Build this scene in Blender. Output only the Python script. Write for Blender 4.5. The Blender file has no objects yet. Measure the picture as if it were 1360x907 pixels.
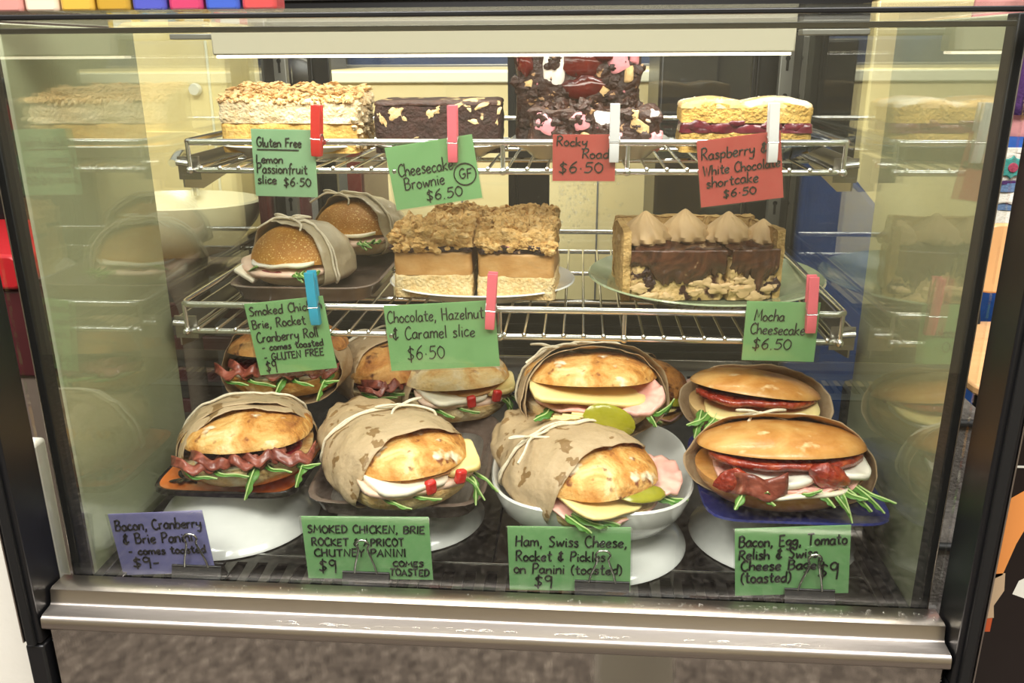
import bpy, math, random
from mathutils import Vector, Matrix, noise, Euler
R = math.radians
PI = math.pi
SC = bpy.context.scene
COL = SC.collection

def lin(h):
    h = h.lstrip('#')
    o = []
    for i in (0, 2, 4):
        c = int(h[i:i+2], 16) / 255
        o.append(c / 12.92 if c <= .04045 else ((c + .055) / 1.055) ** 2.4)
    return (o[0], o[1], o[2], 1.0)

# ------------------------------------------------------------------ camera, light, exposure
cam_d = bpy.data.cameras.new('camera')
cam = bpy.data.objects.new('camera', cam_d)
COL.objects.link(cam)
cam_d.sensor_width = 36.0
cam_d.lens = 1149.8 * 36.0 / 1360.0
cam_d.clip_start = .02
_p, _y, _r = R(18.489), R(-4.4395), R(-.3367)
_F = Vector((math.sin(_y)*math.cos(_p), math.cos(_y)*math.cos(_p), -math.sin(_p)))
_r0 = Vector((math.cos(_y), -math.sin(_y), 0)); _u0 = _r0.cross(_F)
_RR = _r0*math.cos(_r) + _u0*math.sin(_r); _UU = -_r0*math.sin(_r) + _u0*math.cos(_r)
_m = Matrix((_RR, _UU, -_F)).transposed().to_4x4()
_m.translation = Vector((.0777, -.65, .5558))
cam.matrix_world = _m
SC.camera = cam

SC.view_settings.view_transform = 'Standard'
SC.view_settings.look = 'None'
SC.view_settings.exposure = 0.0
SC.view_settings.gamma = 1.0
SC.view_settings.use_curve_mapping = False
SC.cycles.max_bounces = 10
SC.cycles.transparent_max_bounces = 24
SC.cycles.glossy_bounces = 5
SC.cycles.caustics_reflective = False
SC.cycles.caustics_refractive = False

world = bpy.data.worlds.new('world'); SC.world = world
world.use_nodes = True
_bg = world.node_tree.nodes['Background']
_bg.inputs[0].default_value = (1.0, .985, .96, 1)
_bg.inputs[1].default_value = 1.0

def area(name, loc, target, sx, sy, power, col=(1, .95, .87)):
    d = bpy.data.lights.new(name, 'AREA'); d.shape = 'RECTANGLE'; d.size = sx; d.size_y = sy
    d.energy = power; d.color = col
    o = bpy.data.objects.new(name, d); COL.objects.link(o); o.location = loc
    o.rotation_euler = (Vector(target) - Vector(loc)).to_track_quat('-Z', 'Y').to_euler()
    return o
area('ceiling_light_panel', (-.7, -1.25, 2.1), (0, .2, .2), 1.4, .6, 72, (1, .975, .94))
area('ceiling_light_panel', (.9, -1.0, 2.1), (0, .2, .2), 1.3, .6, 62, (1, .975, .94))
area('kitchen_ceiling_light', (-.2, 1.1, 1.9), (-.2, 1.35, 0), 1.2, .4, 34, (1, .92, .76))
area('case_lamp', (0, .350, .549), (0, .39, 0), .62, .030, .62, (1, .96, .87))

# ------------------------------------------------------------------ materials
def nt(name):
    m = bpy.data.materials.new(name); m.use_nodes = True
    t = m.node_tree; b = t.nodes['Principled BSDF']
    return m, t, b
def inp(b, n, v):
    if n in b.inputs: b.inputs[n].default_value = v
def flat(name, col, rough=.5, metal=0, spec=.5, coat=0, emit=None, es=0, sss=0):
    m, t, b = nt(name)
    inp(b, 'Base Color', lin(col)); inp(b, 'Roughness', rough); inp(b, 'Metallic', metal)
    inp(b, 'Specular IOR Level', spec); inp(b, 'Coat Weight', coat); inp(b, 'Coat Roughness', .06)
    if emit: inp(b, 'Emission Color', lin(emit)); inp(b, 'Emission Strength', es)
    if sss: inp(b, 'Subsurface Weight', sss); inp(b, 'Subsurface Radius', (.01, .005, .003)); inp(b, 'Subsurface Scale', .5)
    return m
def noisy(name, ramp, scale=30, detail=4, rough=.6, bump=.2, bscale=120, dist=.3, spots=(), metal=0, coat=0, spec=.4, stretch=(1, 1, 1), bdist=.002, sss=0, alpha=None, croom=.1):
    """noise -> colour ramp, optional spots [(scale, threshold, colour, softness)], bump"""
    m, t, b = nt(name); N = t.nodes; L = t.links
    tc = N.new('ShaderNodeTexCoord'); mp = N.new('ShaderNodeMapping'); mp.inputs['Scale'].default_value = stretch
    L.new(tc.outputs['Object'], mp.inputs[0])
    n = N.new('ShaderNodeTexNoise'); n.inputs['Scale'].default_value = scale; n.inputs['Detail'].default_value = detail+3; n.inputs['Roughness'].default_value = .6; n.inputs['Distortion'].default_value = dist
    L.new(mp.outputs[0], n.inputs['Vector'])
    cr = N.new('ShaderNodeValToRGB'); e = cr.color_ramp.elements
    while len(e) < len(ramp): e.new(.5)
    for k, (p, c) in enumerate(ramp): e[k].position = p; e[k].color = lin(c)
    L.new(n.outputs['Fac'], cr.inputs[0])
    out = cr.outputs[0]
    for (s, th, c, soft) in spots:
        n2 = N.new('ShaderNodeTexNoise'); n2.inputs['Scale'].default_value = s; n2.inputs['Detail'].default_value = 3
        L.new(mp.outputs[0], n2.inputs['Vector'])
        mr = N.new('ShaderNodeMapRange'); mr.inputs[1].default_value = th; mr.inputs[2].default_value = th + soft
        L.new(n2.outputs['Fac'], mr.inputs[0])
        mx = N.new('ShaderNodeMix'); mx.data_type = 'RGBA'; mx.inputs[7].default_value = lin(c)
        L.new(mr.outputs[0], mx.inputs[0]); L.new(out, mx.inputs[6]); out = mx.outputs[2]
    L.new(out, b.inputs['Base Color'])
    inp(b, 'Roughness', rough); inp(b, 'Metallic', metal); inp(b, 'Coat Weight', coat); inp(b, 'Coat Roughness', croom); inp(b, 'Specular IOR Level', spec)
    if sss: inp(b, 'Subsurface Weight', sss); inp(b, 'Subsurface Radius', (.006, .004, .002)); inp(b, 'Subsurface Scale', .6)
    if bump:
        n3 = N.new('ShaderNodeTexNoise'); n3.inputs['Scale'].default_value = bscale; n3.inputs['Detail'].default_value = 5
        L.new(mp.outputs[0], n3.inputs['Vector'])
        bp = N.new('ShaderNodeBump'); bp.inputs['Strength'].default_value = bump; bp.inputs['Distance'].default_value = bdist
        L.new(n3.outputs['Fac'], bp.inputs['Height']); L.new(bp.outputs[0], b.inputs['Normal'])
    return m
def pane_mat(name, tint='#FFFFFF', base=.04, edge=.6, rough=.0):
    """window glass: see-through with a fresnel mirror"""
    m = bpy.data.materials.new(name); m.use_nodes = True
    t = m.node_tree; t.nodes.clear(); N = t.nodes; L = t.links
    o = N.new('ShaderNodeOutputMaterial'); mx = N.new('ShaderNodeMixShader')
    tr = N.new('ShaderNodeBsdfTransparent'); tr.inputs[0].default_value = lin(tint)
    gl = N.new('ShaderNodeBsdfGlossy'); gl.inputs['Roughness'].default_value = rough
    lw = N.new('ShaderNodeLayerWeight'); lw.inputs[0].default_value = .5
    pw = N.new('ShaderNodeMath'); pw.operation = 'POWER'; pw.inputs[1].default_value = 3.0
    ma = N.new('ShaderNodeMath'); ma.operation = 'MULTIPLY_ADD'; ma.inputs[1].default_value = edge; ma.inputs[2].default_value = base
    L.new(lw.outputs['Facing'], pw.inputs[0]); L.new(pw.outputs[0], ma.inputs[0]); L.new(ma.outputs[0], mx.inputs[0])
    L.new(tr.outputs[0], mx.inputs[1]); L.new(gl.outputs[0], mx.inputs[2]); L.new(mx.outputs[0], o.inputs[0])
    return m

M = {}
M['glass'] = pane_mat('front_glass', '#FCFDFB', .05, .5)
M['side_glass'] = pane_mat('side_glass', '#F4F7F0', .05, .75)
M['sleeve'] = pane_mat('clear_plastic', '#F6F8F6', .05, .4, .08)
M['black'] = flat('black_powder_coat', '#121214', .35)
M['black_soft'] = flat('black_rubber', '#0D0D0E', .55)
M['void'] = flat('dark_void', '#060606', .9)
M['chrome'] = flat('chrome_wire', '#D8D8D6', .14, 1)
M['steel'] = noisy('brushed_steel', [(.3, '#AFA59C'), (.7, '#C2B9B0')], 14, 3, .3, .05, 300, stretch=(.2, 1, 1), metal=1)
M['steel_dark'] = noisy('dark_deck_steel', [(.3, '#65635D'), (.7, '#807D76')], 10, 3, .3, .04, 200, metal=1)
M['steel_vent'] = noisy('pale_vent_steel', [(.3, '#B4B8B8'), (.7, '#CDD0CE')], 10, 3, .3, .04, 200, metal=.8)
M['mirror_panel'] = noisy('polished_steel_panel', [(.3, '#B5AFA8'), (.7, '#C2BCB4')], 6, 2, .05, .03, 200, stretch=(1, 1, .25), metal=1, bdist=.0004)
M['post_grey'] = flat('grey_slotted_post', '#8C8B84', .4, .6)
M['bracket'] = flat('satin_bracket_steel', '#9C978C', .3, .9)
M['cream_board'] = noisy('cream_board', [(.3, '#D9D6BE'), (.7, '#E4E1CB')], 5, 2, .3, .02, 40, coat=.35)
M['cream_trim'] = flat('cream_trim', '#F1EED2', .4)
M['lamp_case'] = flat('cream_lamp_cover', '#B9B39D', .35)
M['lamp_glow'] = flat('lit_lamp_diffuser', '#FFF6DD', .4, emit='#FFF2D8', es=3.5)
M['white_china'] = flat('white_china', '#DEDED8', .16, coat=.5)
M['cream_china'] = flat('cream_china', '#E8DFC0', .2, coat=.3)
M['ink'] = flat('black_marker_ink', '#0C0C10', .45)
def card_mat(n, c1, c2): return noisy(n, [(.35, c1), (.65, c2)], 22, 2, .45, .12, 40, bdist=.0006, coat=.35)
M['card_green'] = card_mat('green_card', '#8CC481', '#97CE8B')
M['card_pale'] = card_mat('pale_green_card', '#A2CFA0', '#AED8AA')
M['card_red'] = card_mat('red_card', '#D0504C', '#DA5A55')
M['card_purple'] = card_mat('lilac_card', '#8B86C4', '#968FCB')
def peg_mat(n, c): return noisy(n, [(.3, c), (.7, c)], 30, 2, .5, .15, 90, stretch=(6, 6, 1), bdist=.0005)
M['peg_red'] = peg_mat('red_peg_wood', '#CE2F28')
M['peg_pink'] = peg_mat('pink_peg_wood', '#E8707C')
M['peg_white'] = peg_mat('white_peg_wood', '#D9D9D8')
M['peg_blue'] = peg_mat('blue_peg_wood', '#2F9FC0')

M['panini'] = noisy('toasted_panini_crust', [(.30, '#F0DBA8'), (.45, '#E2B56C'), (.58, '#C98A3E'), (.72, '#8E5022')], 30, 6, .66, 1.0, 150, .7, spots=[(70, .59, '#7A3E18', .10), (36, .64, '#F6EAC8', .08)], bdist=.003)
M['panini_b'] = noisy('pale_panini_crust', [(.3, '#F3E3BC'), (.48, '#EBCC8E'), (.64, '#D6A05A'), (.8, '#B87E40')], 26, 6, .68, 1.0, 150, .7, spots=[(60, .62, '#A0642C', .12), (30, .60, '#F7EED4', .12)], bdist=.003)
M['panini_dark'] = noisy('dark_toasted_panini', [(.28, '#DDB06A'), (.48, '#BB7E3C'), (.68, '#7E4822')], 28, 6, .62, 1.0, 150, .7, spots=[(56, .58, '#5A2E12', .10)], bdist=.003)
M['bagel'] = noisy('glossy_bagel_crust', [(.3, '#DFAE68'), (.5, '#C88C46'), (.65, '#B4742F'), (.8, '#99602A')], 22, 4, .36, .35, 110, .6, spots=[(52, .64, '#E8C894', .10)], coat=.25, bdist=.002)
M['bagel_pale'] = noisy('pale_bagel_crust', [(.3, '#E6C488'), (.55, '#D6AC6E'), (.75, '#BF8C4C')], 20, 4, .45, .35, 110, bdist=.002)
M['roll'] = noisy('polenta_roll_crust', [(.3, '#C98F3C'), (.6, '#B67A2C'), (.8, '#A56A22')], 24, 3, .5, .8, 520, spots=[(430, .6, '#F2D489', .06)], bdist=.0012)
M['crumb'] = noisy('white_bread_crumb', [(.3, '#F4E8CB'), (.7, '#E6D0A0')], 90, 4, .8, .6, 260)
M['paper'] = noisy('greaseproof_brown_paper', [(.3, '#BDA380'), (.7, '#A98E69')], 12, 3, .5, 1.0, 34, spots=[(40, .66, '#967B56', .03)], bdist=.006)
M['paper_wet'] = noisy('spotted_brown_paper', [(.3, '#C4AC8A'), (.7, '#B0966F')], 12, 3, .5, 1.0, 34, spots=[(50, .60, '#8B6D45', .02)], bdist=.006)
M['paper_white'] = noisy('waxed_wrap_paper', [(.3, '#C9BC9F'), (.7, '#AE9E7E')], 14, 3, .3, .8, 60, bdist=.004, coat=.35)
M['string'] = noisy('cotton_string', [(.3, '#EFE6D0'), (.7, '#DCCEAE')], 300, 2, .8, .3, 600)
M['leaf'] = noisy('rocket_leaf_green', [(.3, '#44702A'), (.6, '#5E8C3A'), (.8, '#7BA556')], 50, 3, .4, .2, 150)
M['leaf_dark'] = noisy('dark_salad_leaf', [(.3, '#3B6A22'), (.7, '#568A36')], 50, 3, .4, .2, 150)
M['stem'] = flat('pale_leaf_stem', '#B6CF86', .4)
M['bacon'] = noisy('fried_bacon', [(.3, '#4E1F1A'), (.5, '#84402F'), (.62, '#A85E4C'), (.75, '#D0A08A')], 60, 4, .32, .4, 120, stretch=(.4, 2, 1), coat=.3)
M['ham'] = noisy('pink_ham', [(.3, '#DE9C90'), (.6, '#ECBBAA'), (.8, '#F3D3C2')], 34, 3, .35, .2, 140, coat=.25, sss=.1)
M['chicken'] = noisy('sliced_chicken', [(.3, '#F0D4BC'), (.7, '#E4B99E')], 34, 3, .4, .25, 140, sss=.1)
M['cheese'] = noisy('pale_cheese', [(.3, '#F4E2A2'), (.7, '#EED588')], 12, 2, .4, .06, 80, sss=.15)
M['brie'] = noisy('white_brie', [(.3, '#F5EFDC'), (.7, '#EBE0C2')], 20, 2, .5, .15, 90, sss=.1)
M['egg'] = noisy('egg_white', [(.3, '#F4F0E4'), (.7, '#E6E0CF')], 26, 2, .3, .2, 80, coat=.2)
M['pickle'] = noisy('pickled_gherkin', [(.3, '#8C8A14'), (.6, '#A5A028'), (.8, '#BDB84A')], 30, 3, .22, .3, 140, coat=.5)
M['pepper'] = noisy('red_pepper', [(.3, '#C01E1A'), (.7, '#DA362C')], 40, 2, .25, .2, 90, coat=.4)
M['relish'] = noisy('tomato_relish', [(.3, '#6E1A0E'), (.5, '#9A2E16'), (.75, '#BE5A2A')], 90, 5, .22, 1.0, 140, coat=.6, bdist=.004)
M['jam'] = noisy('raspberry_jam', [(.3, '#3E0A18'), (.6, '#641426'), (.8, '#8A2438')], 80, 3, .25, .5, 160, coat=.4)
M['cran'] = noisy('cranberry_sauce', [(.3, '#5E0E14'), (.7, '#94202A')], 80, 3, .2, .5, 160, coat=.5)

M['lemon_base'] = noisy('lemon_curd_layer', [(.3, '#D9A04C'), (.55, '#E4B966'), (.8, '#EED08E')], 70, 5, .65, 1.0, 220, bdist=.003)
M['lemon_top'] = noisy('coconut_layer', [(.3, '#D9B580'), (.5, '#E8D0A6'), (.8, '#F3E6CC')], 90, 5, .8, 1.0, 260, bdist=.004)
M['coconut'] = noisy('toasted_coconut', [(.3, '#B9854A'), (.5, '#DDB57C'), (.8, '#EFD9B2')], 120, 4, .8, .9, 300, bdist=.003)
M['brownie'] = noisy('brownie_crumb', [(.3, '#22100C'), (.6, '#341812'), (.8, '#4A2218')], 80, 5, .7, 1.0, 240, spots=[(34, .69, '#D9BC8C', .03)], bdist=.004)
M['swirl'] = noisy('browned_cream_cheese', [(.3, '#B98E58'), (.5, '#D9BC8A'), (.75, '#E8D2A6')], 90, 5, .6, .8, 200)
M['brownie_top'] = noisy('brownie_glazed_top', [(.3, '#2A140E'), (.6, '#3E1F14')], 50, 4, .45, .8, 200, spots=[(34, .60, '#DDBE88', .04)])
M['choc'] = noisy('dark_chocolate', [(.3, '#26120C'), (.6, '#3A1D14'), (.8, '#5A3322')], 90, 6, .4, 1.0, 150, spots=[(95, .655, '#B08A62', .03), (60, .69, '#C98088', .03)], bdist=.004, coat=.1)
M['mallow_w'] = noisy('white_marshmallow', [(.3, '#F3ECE2'), (.7, '#E4D8CB')], 50, 3, .7, .4, 160)
M['mallow_p'] = noisy('pink_marshmallow', [(.3, '#EDA6AC'), (.7, '#E08E98')], 50, 3, .7, .4, 160)
M['cherry'] = noisy('red_jelly', [(.3, '#340808'), (.7, '#6C1810')], 40, 3, .1, .4, 90, coat=.6)
M['biscuit'] = noisy('biscuit_crumb', [(.3, '#C9A26A'), (.7, '#E3C590')], 70, 3, .8, .7, 200)
M['sponge'] = noisy('yellow_sponge', [(.3, '#B98E42'), (.55, '#CDA85A'), (.8, '#DCC283')], 110, 5, .8, 1.0, 260, bdist=.004)
M['sponge_top'] = noisy('sugared_sponge_top', [(.3, '#CFA45E'), (.6, '#DDBB86')], 40, 4, .7, .6, 200, spots=[(24, .50, '#EBDFC8', .14)])
M['shortbread'] = noisy('shortbread_base', [(.3, '#D9B070'), (.55, '#EAD09A'), (.8, '#F5E4BE')], 110, 6, .8, 1.0, 260, bdist=.004)
M['caramel'] = noisy('caramel_layer', [(.3, '#B58246'), (.55, '#C6975C'), (.8, '#D9B27C')], 26, 4, .45, .5, 110, stretch=(1, 1, 1.6), bdist=.002)
M['crumble'] = noisy('oat_crumble', [(.25, '#B58648'), (.5, '#D6AC6A'), (.75, '#EACD98')], 110, 6, .8, 1.0, 240, bdist=.004)
M['mocha'] = noisy('marbled_cheesecake', [(.3, '#DDBE86'), (.55, '#D0AE76'), (.8, '#B89058')], 60, 6, .7, 1.0, 140, .8, spots=[(60, .60, '#3A1A10', .05), (24, .60, '#4A2416', .06)], stretch=(1.3, 1, 1), bdist=.004)
M['ganache'] = noisy('swirled_chocolate', [(.3, '#2E160E'), (.5, '#4A2716'), (.7, '#6A402A'), (.85, '#8A6244')], 30, 5, .24, .6, 90, 2.6, spots=[(44, .65, '#BFA078', .06)], coat=.35, bdist=.003)
M['piped'] = noisy('piped_coffee_cream', [(.3, '#D5B688'), (.7, '#C6A474')], 30, 2, .5, .15, 120)
M['crust'] = noisy('cheesecake_crust', [(.3, '#B08A50'), (.55, '#C9A568'), (.8, '#DABB84')], 120, 6, .85, 1.0, 240, bdist=.004)
M['orange_glaze'] = noisy('orange_glaze', [(.3, '#E87E34'), (.7, '#F08C42')], 12, 2, .2, .03, 50, coat=.5)
M['black_glaze'] = flat('black_glaze', '#17130F', .25, coat=.4)
M['brown_glaze'] = noisy('brown_stoneware_glaze', [(.3, '#5C4C42'), (.6, '#75655A'), (.8, '#8C7C6E')], 18, 4, .25, .12, 90, coat=.4)
M['stripe_glaze'] = noisy('grey_streaked_glaze', [(.35, '#565048'), (.55, '#79736A'), (.75, '#9A948A')], 60, 3, .28, .08, 90, stretch=(1, .08, 1), coat=.35)
M['blue_glaze'] = noisy('cobalt_glaze', [(.3, '#1E2460'), (.7, '#2B3478')], 10, 2, .18, .03, 60, coat=.5)
M['navy_glaze'] = noisy('navy_glaze', [(.3, '#1C2C44'), (.7, '#2C4056')], 10, 2, .16, .03, 60, coat=.5)
M['green_glaze'] = noisy('celadon_glaze', [(.3, '#7E8A68'), (.55, '#949E7C'), (.8, '#B2B896')], 14, 4, .14, .04, 60, coat=.55)
M['carpet'] = noisy('grey_brown_carpet', [(.35, '#2E2926'), (.48, '#6E655E'), (.56, '#857B72'), (.68, '#C4B9AC')], 55, 5, .95, .8, 160, bdist=.01)
M['carpet_grey'] = noisy('dark_grey_carpet', [(.3, '#4A4542'), (.7, '#6A645F')], 120, 4, .95, .7, 260, bdist=.004)
M['cream_wall'] = noisy('cream_painted_wall', [(.3, '#DDD3B4'), (.7, '#E4DBBE')], 3, 2, .6, .02, 30)
M['white_paint'] = noisy('white_painted_board', [(.3, '#E3DED2'), (.7, '#EAE6DB')], 6, 2, .45, .1, 160)
M['cream_gloss'] = noisy('cream_gloss_panel', [(.3, '#EAD69A'), (.7, '#F2E2AE')], 4, 2, .3, .02, 30, coat=.3)
M['maroon'] = noisy('maroon_panel', [(.3, '#3E161A'), (.7, '#522024')], 6, 2, .4, .03, 60, coat=.2)
M['red'] = flat('red_vinyl', '#B01A22', .4)
M['red_dull'] = flat('dull_red_stripe', '#7C2226', .4)
M['grey_metal'] = flat('grey_machine_metal', '#8B8A88', .35, .5)
M['wall_dark'] = noisy('brown_grey_wall', [(.3, '#5E5148'), (.7, '#75675C')], 4, 2, .7, .03, 30)
M['blue_dark'] = noisy('dark_blue_panel', [(.3, '#1D2C4C'), (.7, '#2B4068')], 8, 2, .4, .03, 60)
M['blue_cloth'] = noisy('royal_blue_cloth', [(.3, '#123C7C'), (.7, '#1C4C94')], 30, 3, .85, .5, 160)
M['wood'] = noisy('pale_ply_wood', [(.3, '#D29E6A'), (.7, '#DDAF7C')], 10, 3, .35, .03, 60, stretch=(1, 8, 1), coat=.2)
M['pink_cloth'] = noisy('dusty_pink_cloth', [(.3, '#BE7E7C'), (.7, '#D09490')], 12, 3, .85, .3, 90)
M['wool_white'] = noisy('white_wool', [(.3, '#E8E4DA'), (.7, '#D2CCC0')], 200, 3, .9, .9, 300)
M['wool_blue'] = noisy('slate_blue_wool', [(.3, '#4C6488'), (.7, '#6A82A4')], 200, 3, .9, .9, 300)
M['wool_purple'] = noisy('purple_wool', [(.3, '#3A2050'), (.7, '#52306A')], 200, 3, .9, .9, 300)
M['wool_teal'] = noisy('teal_wool', [(.3, '#2E7C78'), (.7, '#48948C')], 200, 3, .9, .9, 300)
M['wool_rose'] = noisy('rose_wool', [(.3, '#8E3048'), (.7, '#A84860')], 200, 3, .9, .9, 300)

# ------------------------------------------------------------------ mesh tools
class MB:
    def __init__(s): s.v = []; s.f = []; s.m = []; s.cm = 0
    def add(s, vs, fs, mi=None):
        b = len(s.v); s.v += [tuple(q) for q in vs]; s.f += [tuple(b + i for i in q) for q in fs]
        s.m += [s.cm if mi is None else mi] * len(fs); return s
    def box(s, c, d, rz=0, rot=None):
        hx, hy, hz = d[0]/2, d[1]/2, d[2]/2
        vs = [Vector((x*hx, y*hy, z*hz)) for z in (-1, 1) for (x, y) in ((-1, -1), (1, -1), (1, 1), (-1, 1))]
        mt = (rot.to_matrix() if rot else Matrix.Rotation(rz, 3, 'Z'))
        return s.add([mt @ q + Vector(c) for q in vs], [(3, 2, 1, 0), (4, 5, 6, 7), (0, 1, 5, 4), (1, 2, 6, 5), (2, 3, 7, 6), (3, 0, 4, 7)])
    def tube(s, pts, r, n=8, closed=False, cap=True, taper=None):
        P = [Vector(p) for p in pts]; k = len(P)
        if k < 2: return s
        vs = []; up = None
        for i in range(k):
            if closed: t = (P[(i+1) % k] - P[i-1])
            else: t = P[min(i+1, k-1)] - P[max(i-1, 0)]
            if t.length < 1e-9: t = Vector((0, 0, 1))
            t.normalize()
            if up is None:
                up = Vector((0, 0, 1)) if abs(t.z) < .9 else Vector((1, 0, 0))
            a = t.cross(up)
            if a.length < 1e-6: a = t.orthogonal()
            a.normalize(); b = a.cross(t); up = b
            rr = r if taper is None else r * taper(i/(k-1))
            for j in range(n):
                an = 2*PI*j/n
                vs.append(P[i] + a*(math.cos(an)*rr) + b*(math.sin(an)*rr))
        fs = []
        for i in range(k if closed else k-1):
            for j in range(n):
                i2 = (i+1) % k
                fs.append((i*n+j, i*n+(j+1) % n, i2*n+(j+1) % n, i2*n+j))
        if cap and not closed:
            fs.append(tuple(range(n-1, -1, -1))); fs.append(tuple((k-1)*n+j for j in range(n)))
        return s.add(vs, fs)
    def lathe(s, prof, n=48, c=(0, 0, 0), sx=1, sy=1, se=2.0, mod=None):
        """profile [(r,z)]; se: superellipse exponent of the plan"""
        vs = []
        for (r, z) in prof:
            for j in range(n):
                a = 2*PI*j/n; ca, sa = math.cos(a), math.sin(a)
                k = (abs(ca)**se + abs(sa)**se)**(-1/se)
                rr = r * (mod(a, z) if mod else 1)
                vs.append((c[0]+rr*k*ca*sx, c[1]+rr*k*sa*sy, c[2]+z))
        fs = []
        for i in range(len(prof)-1):
            for j in range(n):
                fs.append((i*n+j, i*n+(j+1) % n, (i+1)*n+(j+1) % n, (i+1)*n+j))
        return s.add(vs, fs)
    def prism(s, poly, y0, y1, plane='xz'):
        n = len(poly)
        def P(a, b, t): return (a, t, b) if plane == 'xz' else ((t, a, b) if plane == 'yz' else (a, b, t))
        vs = [P(a, b, y0) for a, b in poly] + [P(a, b, y1) for a, b in poly]
        fs = [tuple(range(n)), tuple(range(2*n-1, n-1, -1))] + [(i, (i+1) % n, n+(i+1) % n, n+i)[::-1] for i in range(n)]
        return s.add(vs, fs)
    def ico(s, c, r, sq=(1, 1, 1), jit=0, seed=0, rot=None, n=2):
        rng = random.Random(seed); vs = []; fs = []
        nu, nv = (8, 5) if n == 2 else (14, 9)
        mt = rot.to_matrix() if rot else Matrix.Identity(3)
        for i in range(nv+1):
            t = PI*i/nv
            for j in range(nu):
                a = 2*PI*j/nu
                d = Vector((math.sin(t)*math.cos(a), math.sin(t)*math.sin(a), math.cos(t)))
                k = 1 + jit*noise.noise(d*1.6 + Vector((seed*3.1, seed*1.7, 0)))
                vs.append(mt @ Vector((d.x*r*sq[0]*k, d.y*r*sq[1]*k, d.z*r*sq[2]*k)) + Vector(c))
        for i in range(nv):
            for j in range(nu):
                fs.append((i*nu+j, (i+1)*nu+j, (i+1)*nu+(j+1) % nu, i*nu+(j+1) % nu))
        return s.add(vs, fs)

def obj(name, mb, mat, parent=None, smooth=True, bevel=0, sub=0, solid=0, label=None, loc=None, rot=None, segs=2):
    me = bpy.data.meshes.new(name); me.from_pydata(mb.v, [], mb.f)
    mats = mat if isinstance(mat, (list, tuple)) else [mat]
    for q in mats: me.materials.append(M[q] if isinstance(q, str) else q)
    if len(mats) > 1: me.polygons.foreach_set('material_index', mb.m)
    if smooth: me.polygons.foreach_set('use_smooth', [True]*len(me.polygons))
    me.validate(); me.update()
    import bmesh
    bm = bmesh.new(); bm.from_mesh(me); bmesh.ops.recalc_face_normals(bm, faces=bm.faces); bm.to_mesh(me); bm.free()
    o = bpy.data.objects.new(name, me); COL.objects.link(o)
    if parent: o.parent = parent
    if loc: o.location = loc
    if rot: o.rotation_euler = rot
    if solid:
        q = o.modifiers.new('s', 'SOLIDIFY'); q.thickness = solid; q.offset = 0
    if bevel:
        q = o.modifiers.new('b', 'BEVEL'); q.width = bevel; q.segments = segs; q.limit_method = 'ANGLE'; q.angle_limit = R(40)
    if sub:
        q = o.modifiers.new('u', 'SUBSURF'); q.levels = sub; q.render_levels = sub
    if smooth and (bevel or not sub):
        try: me.set_sharp_from_angle(angle=R(50))
        except Exception: pass
    if label: o['label'] = label
    return o
def thing(name, label, cat, loc=(0, 0, 0), rot=0, group=None):
    o = bpy.data.objects.new(name, None); o.empty_display_size = .02; COL.objects.link(o)
    o.location = loc; o.rotation_euler = (0, 0, rot) if not isinstance(rot, tuple) else rot
    o['label'] = label; o['category'] = cat
    if group: o['group'] = group
    return o
def tag(o, label, cat, group=None):
    o['label'] = label; o['category'] = cat
    if group: o['group'] = group
    return o
def struct(o): o['kind'] = 'structure'; return o
def bx(name, c, d, mat, parent=None, bevel=.0015, rz=0, smooth=True, rot=None):
    return obj(name, MB().box(c, d, rz, rot), mat, parent, smooth, bevel)
def cr(pts, k=6, closed=False):
    P = [Vector(p) for p in pts]; n = len(P); out = []
    if n < 3 and not closed: return P
    rng = range(n if closed else n-1)
    for i in rng:
        p0 = P[(i-1) % n] if (closed or i > 0) else P[0]*2-P[1]
        p1 = P[i]; p2 = P[(i+1) % n]
        p3 = P[(i+2) % n] if (closed or i+2 < n) else P[-1]*2-P[-2]
        for j in range(k):
            t = j/k
            out.append(.5*((2*p1)+(p2-p0)*t+(2*p0-5*p1+4*p2-p3)*t*t+(3*p1-p0-3*p2+p3)*t**3))
    if not closed: out.append(P[-1])
    return out
def nz(v, s=1.0, o=0.0): return noise.noise(Vector(v)*s + Vector((o, o*1.3, o*.7)))
# ------------------------------------------------------------------ setting: floor, walls, counter, kitchen beyond
fl = struct(obj('floor', MB().box((0, .2, -.86), (7, 7.2, .04)), 'carpet', None, False))
wf = struct(obj('wall_front', MB().box((0, 3.3, .6), (7, .06, 2.9)), 'wall_dark', None, False))
wb = struct(obj('wall_back', MB().box((0, -3.2, .6), (7, .06, 2.9)), 'cream_wall', None, False))
wr = struct(obj('wall_right', MB().box((3.4, 0, .6), (.06, 6.4, 2.9)), 'cream_wall', None, False))
wl = struct(obj('wall_left', MB().box((-3.4, 0, .6), (.06, 6.4, 2.9)), 'wall_dark', None, False))

CW = .385      # half width between the side panes
# ---- counter under the case
YB_ = .700     # rear of the case
ct = thing('counter', 'polished steel counter front carrying the glass cake case', 'counter', (0, .3, -.84))
bx('counter_body', (0, .04, .42), (.77, .64, .80), 'steel_dark', ct, .004)
for sx in (-1, 1): bx('counter_post', (sx*.400, -.316, .43), (.017, .042, .93), 'black', ct, .002)
pn = obj('front_panel', MB().box((0, -.321, .696), (.776, .018, .430)), 'mirror_panel', ct, True, .002)
# ---- the case
case = thing('display_case', 'glass fronted cake display case with black frame and steel sill', 'display case', (0, 0, 0))
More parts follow.
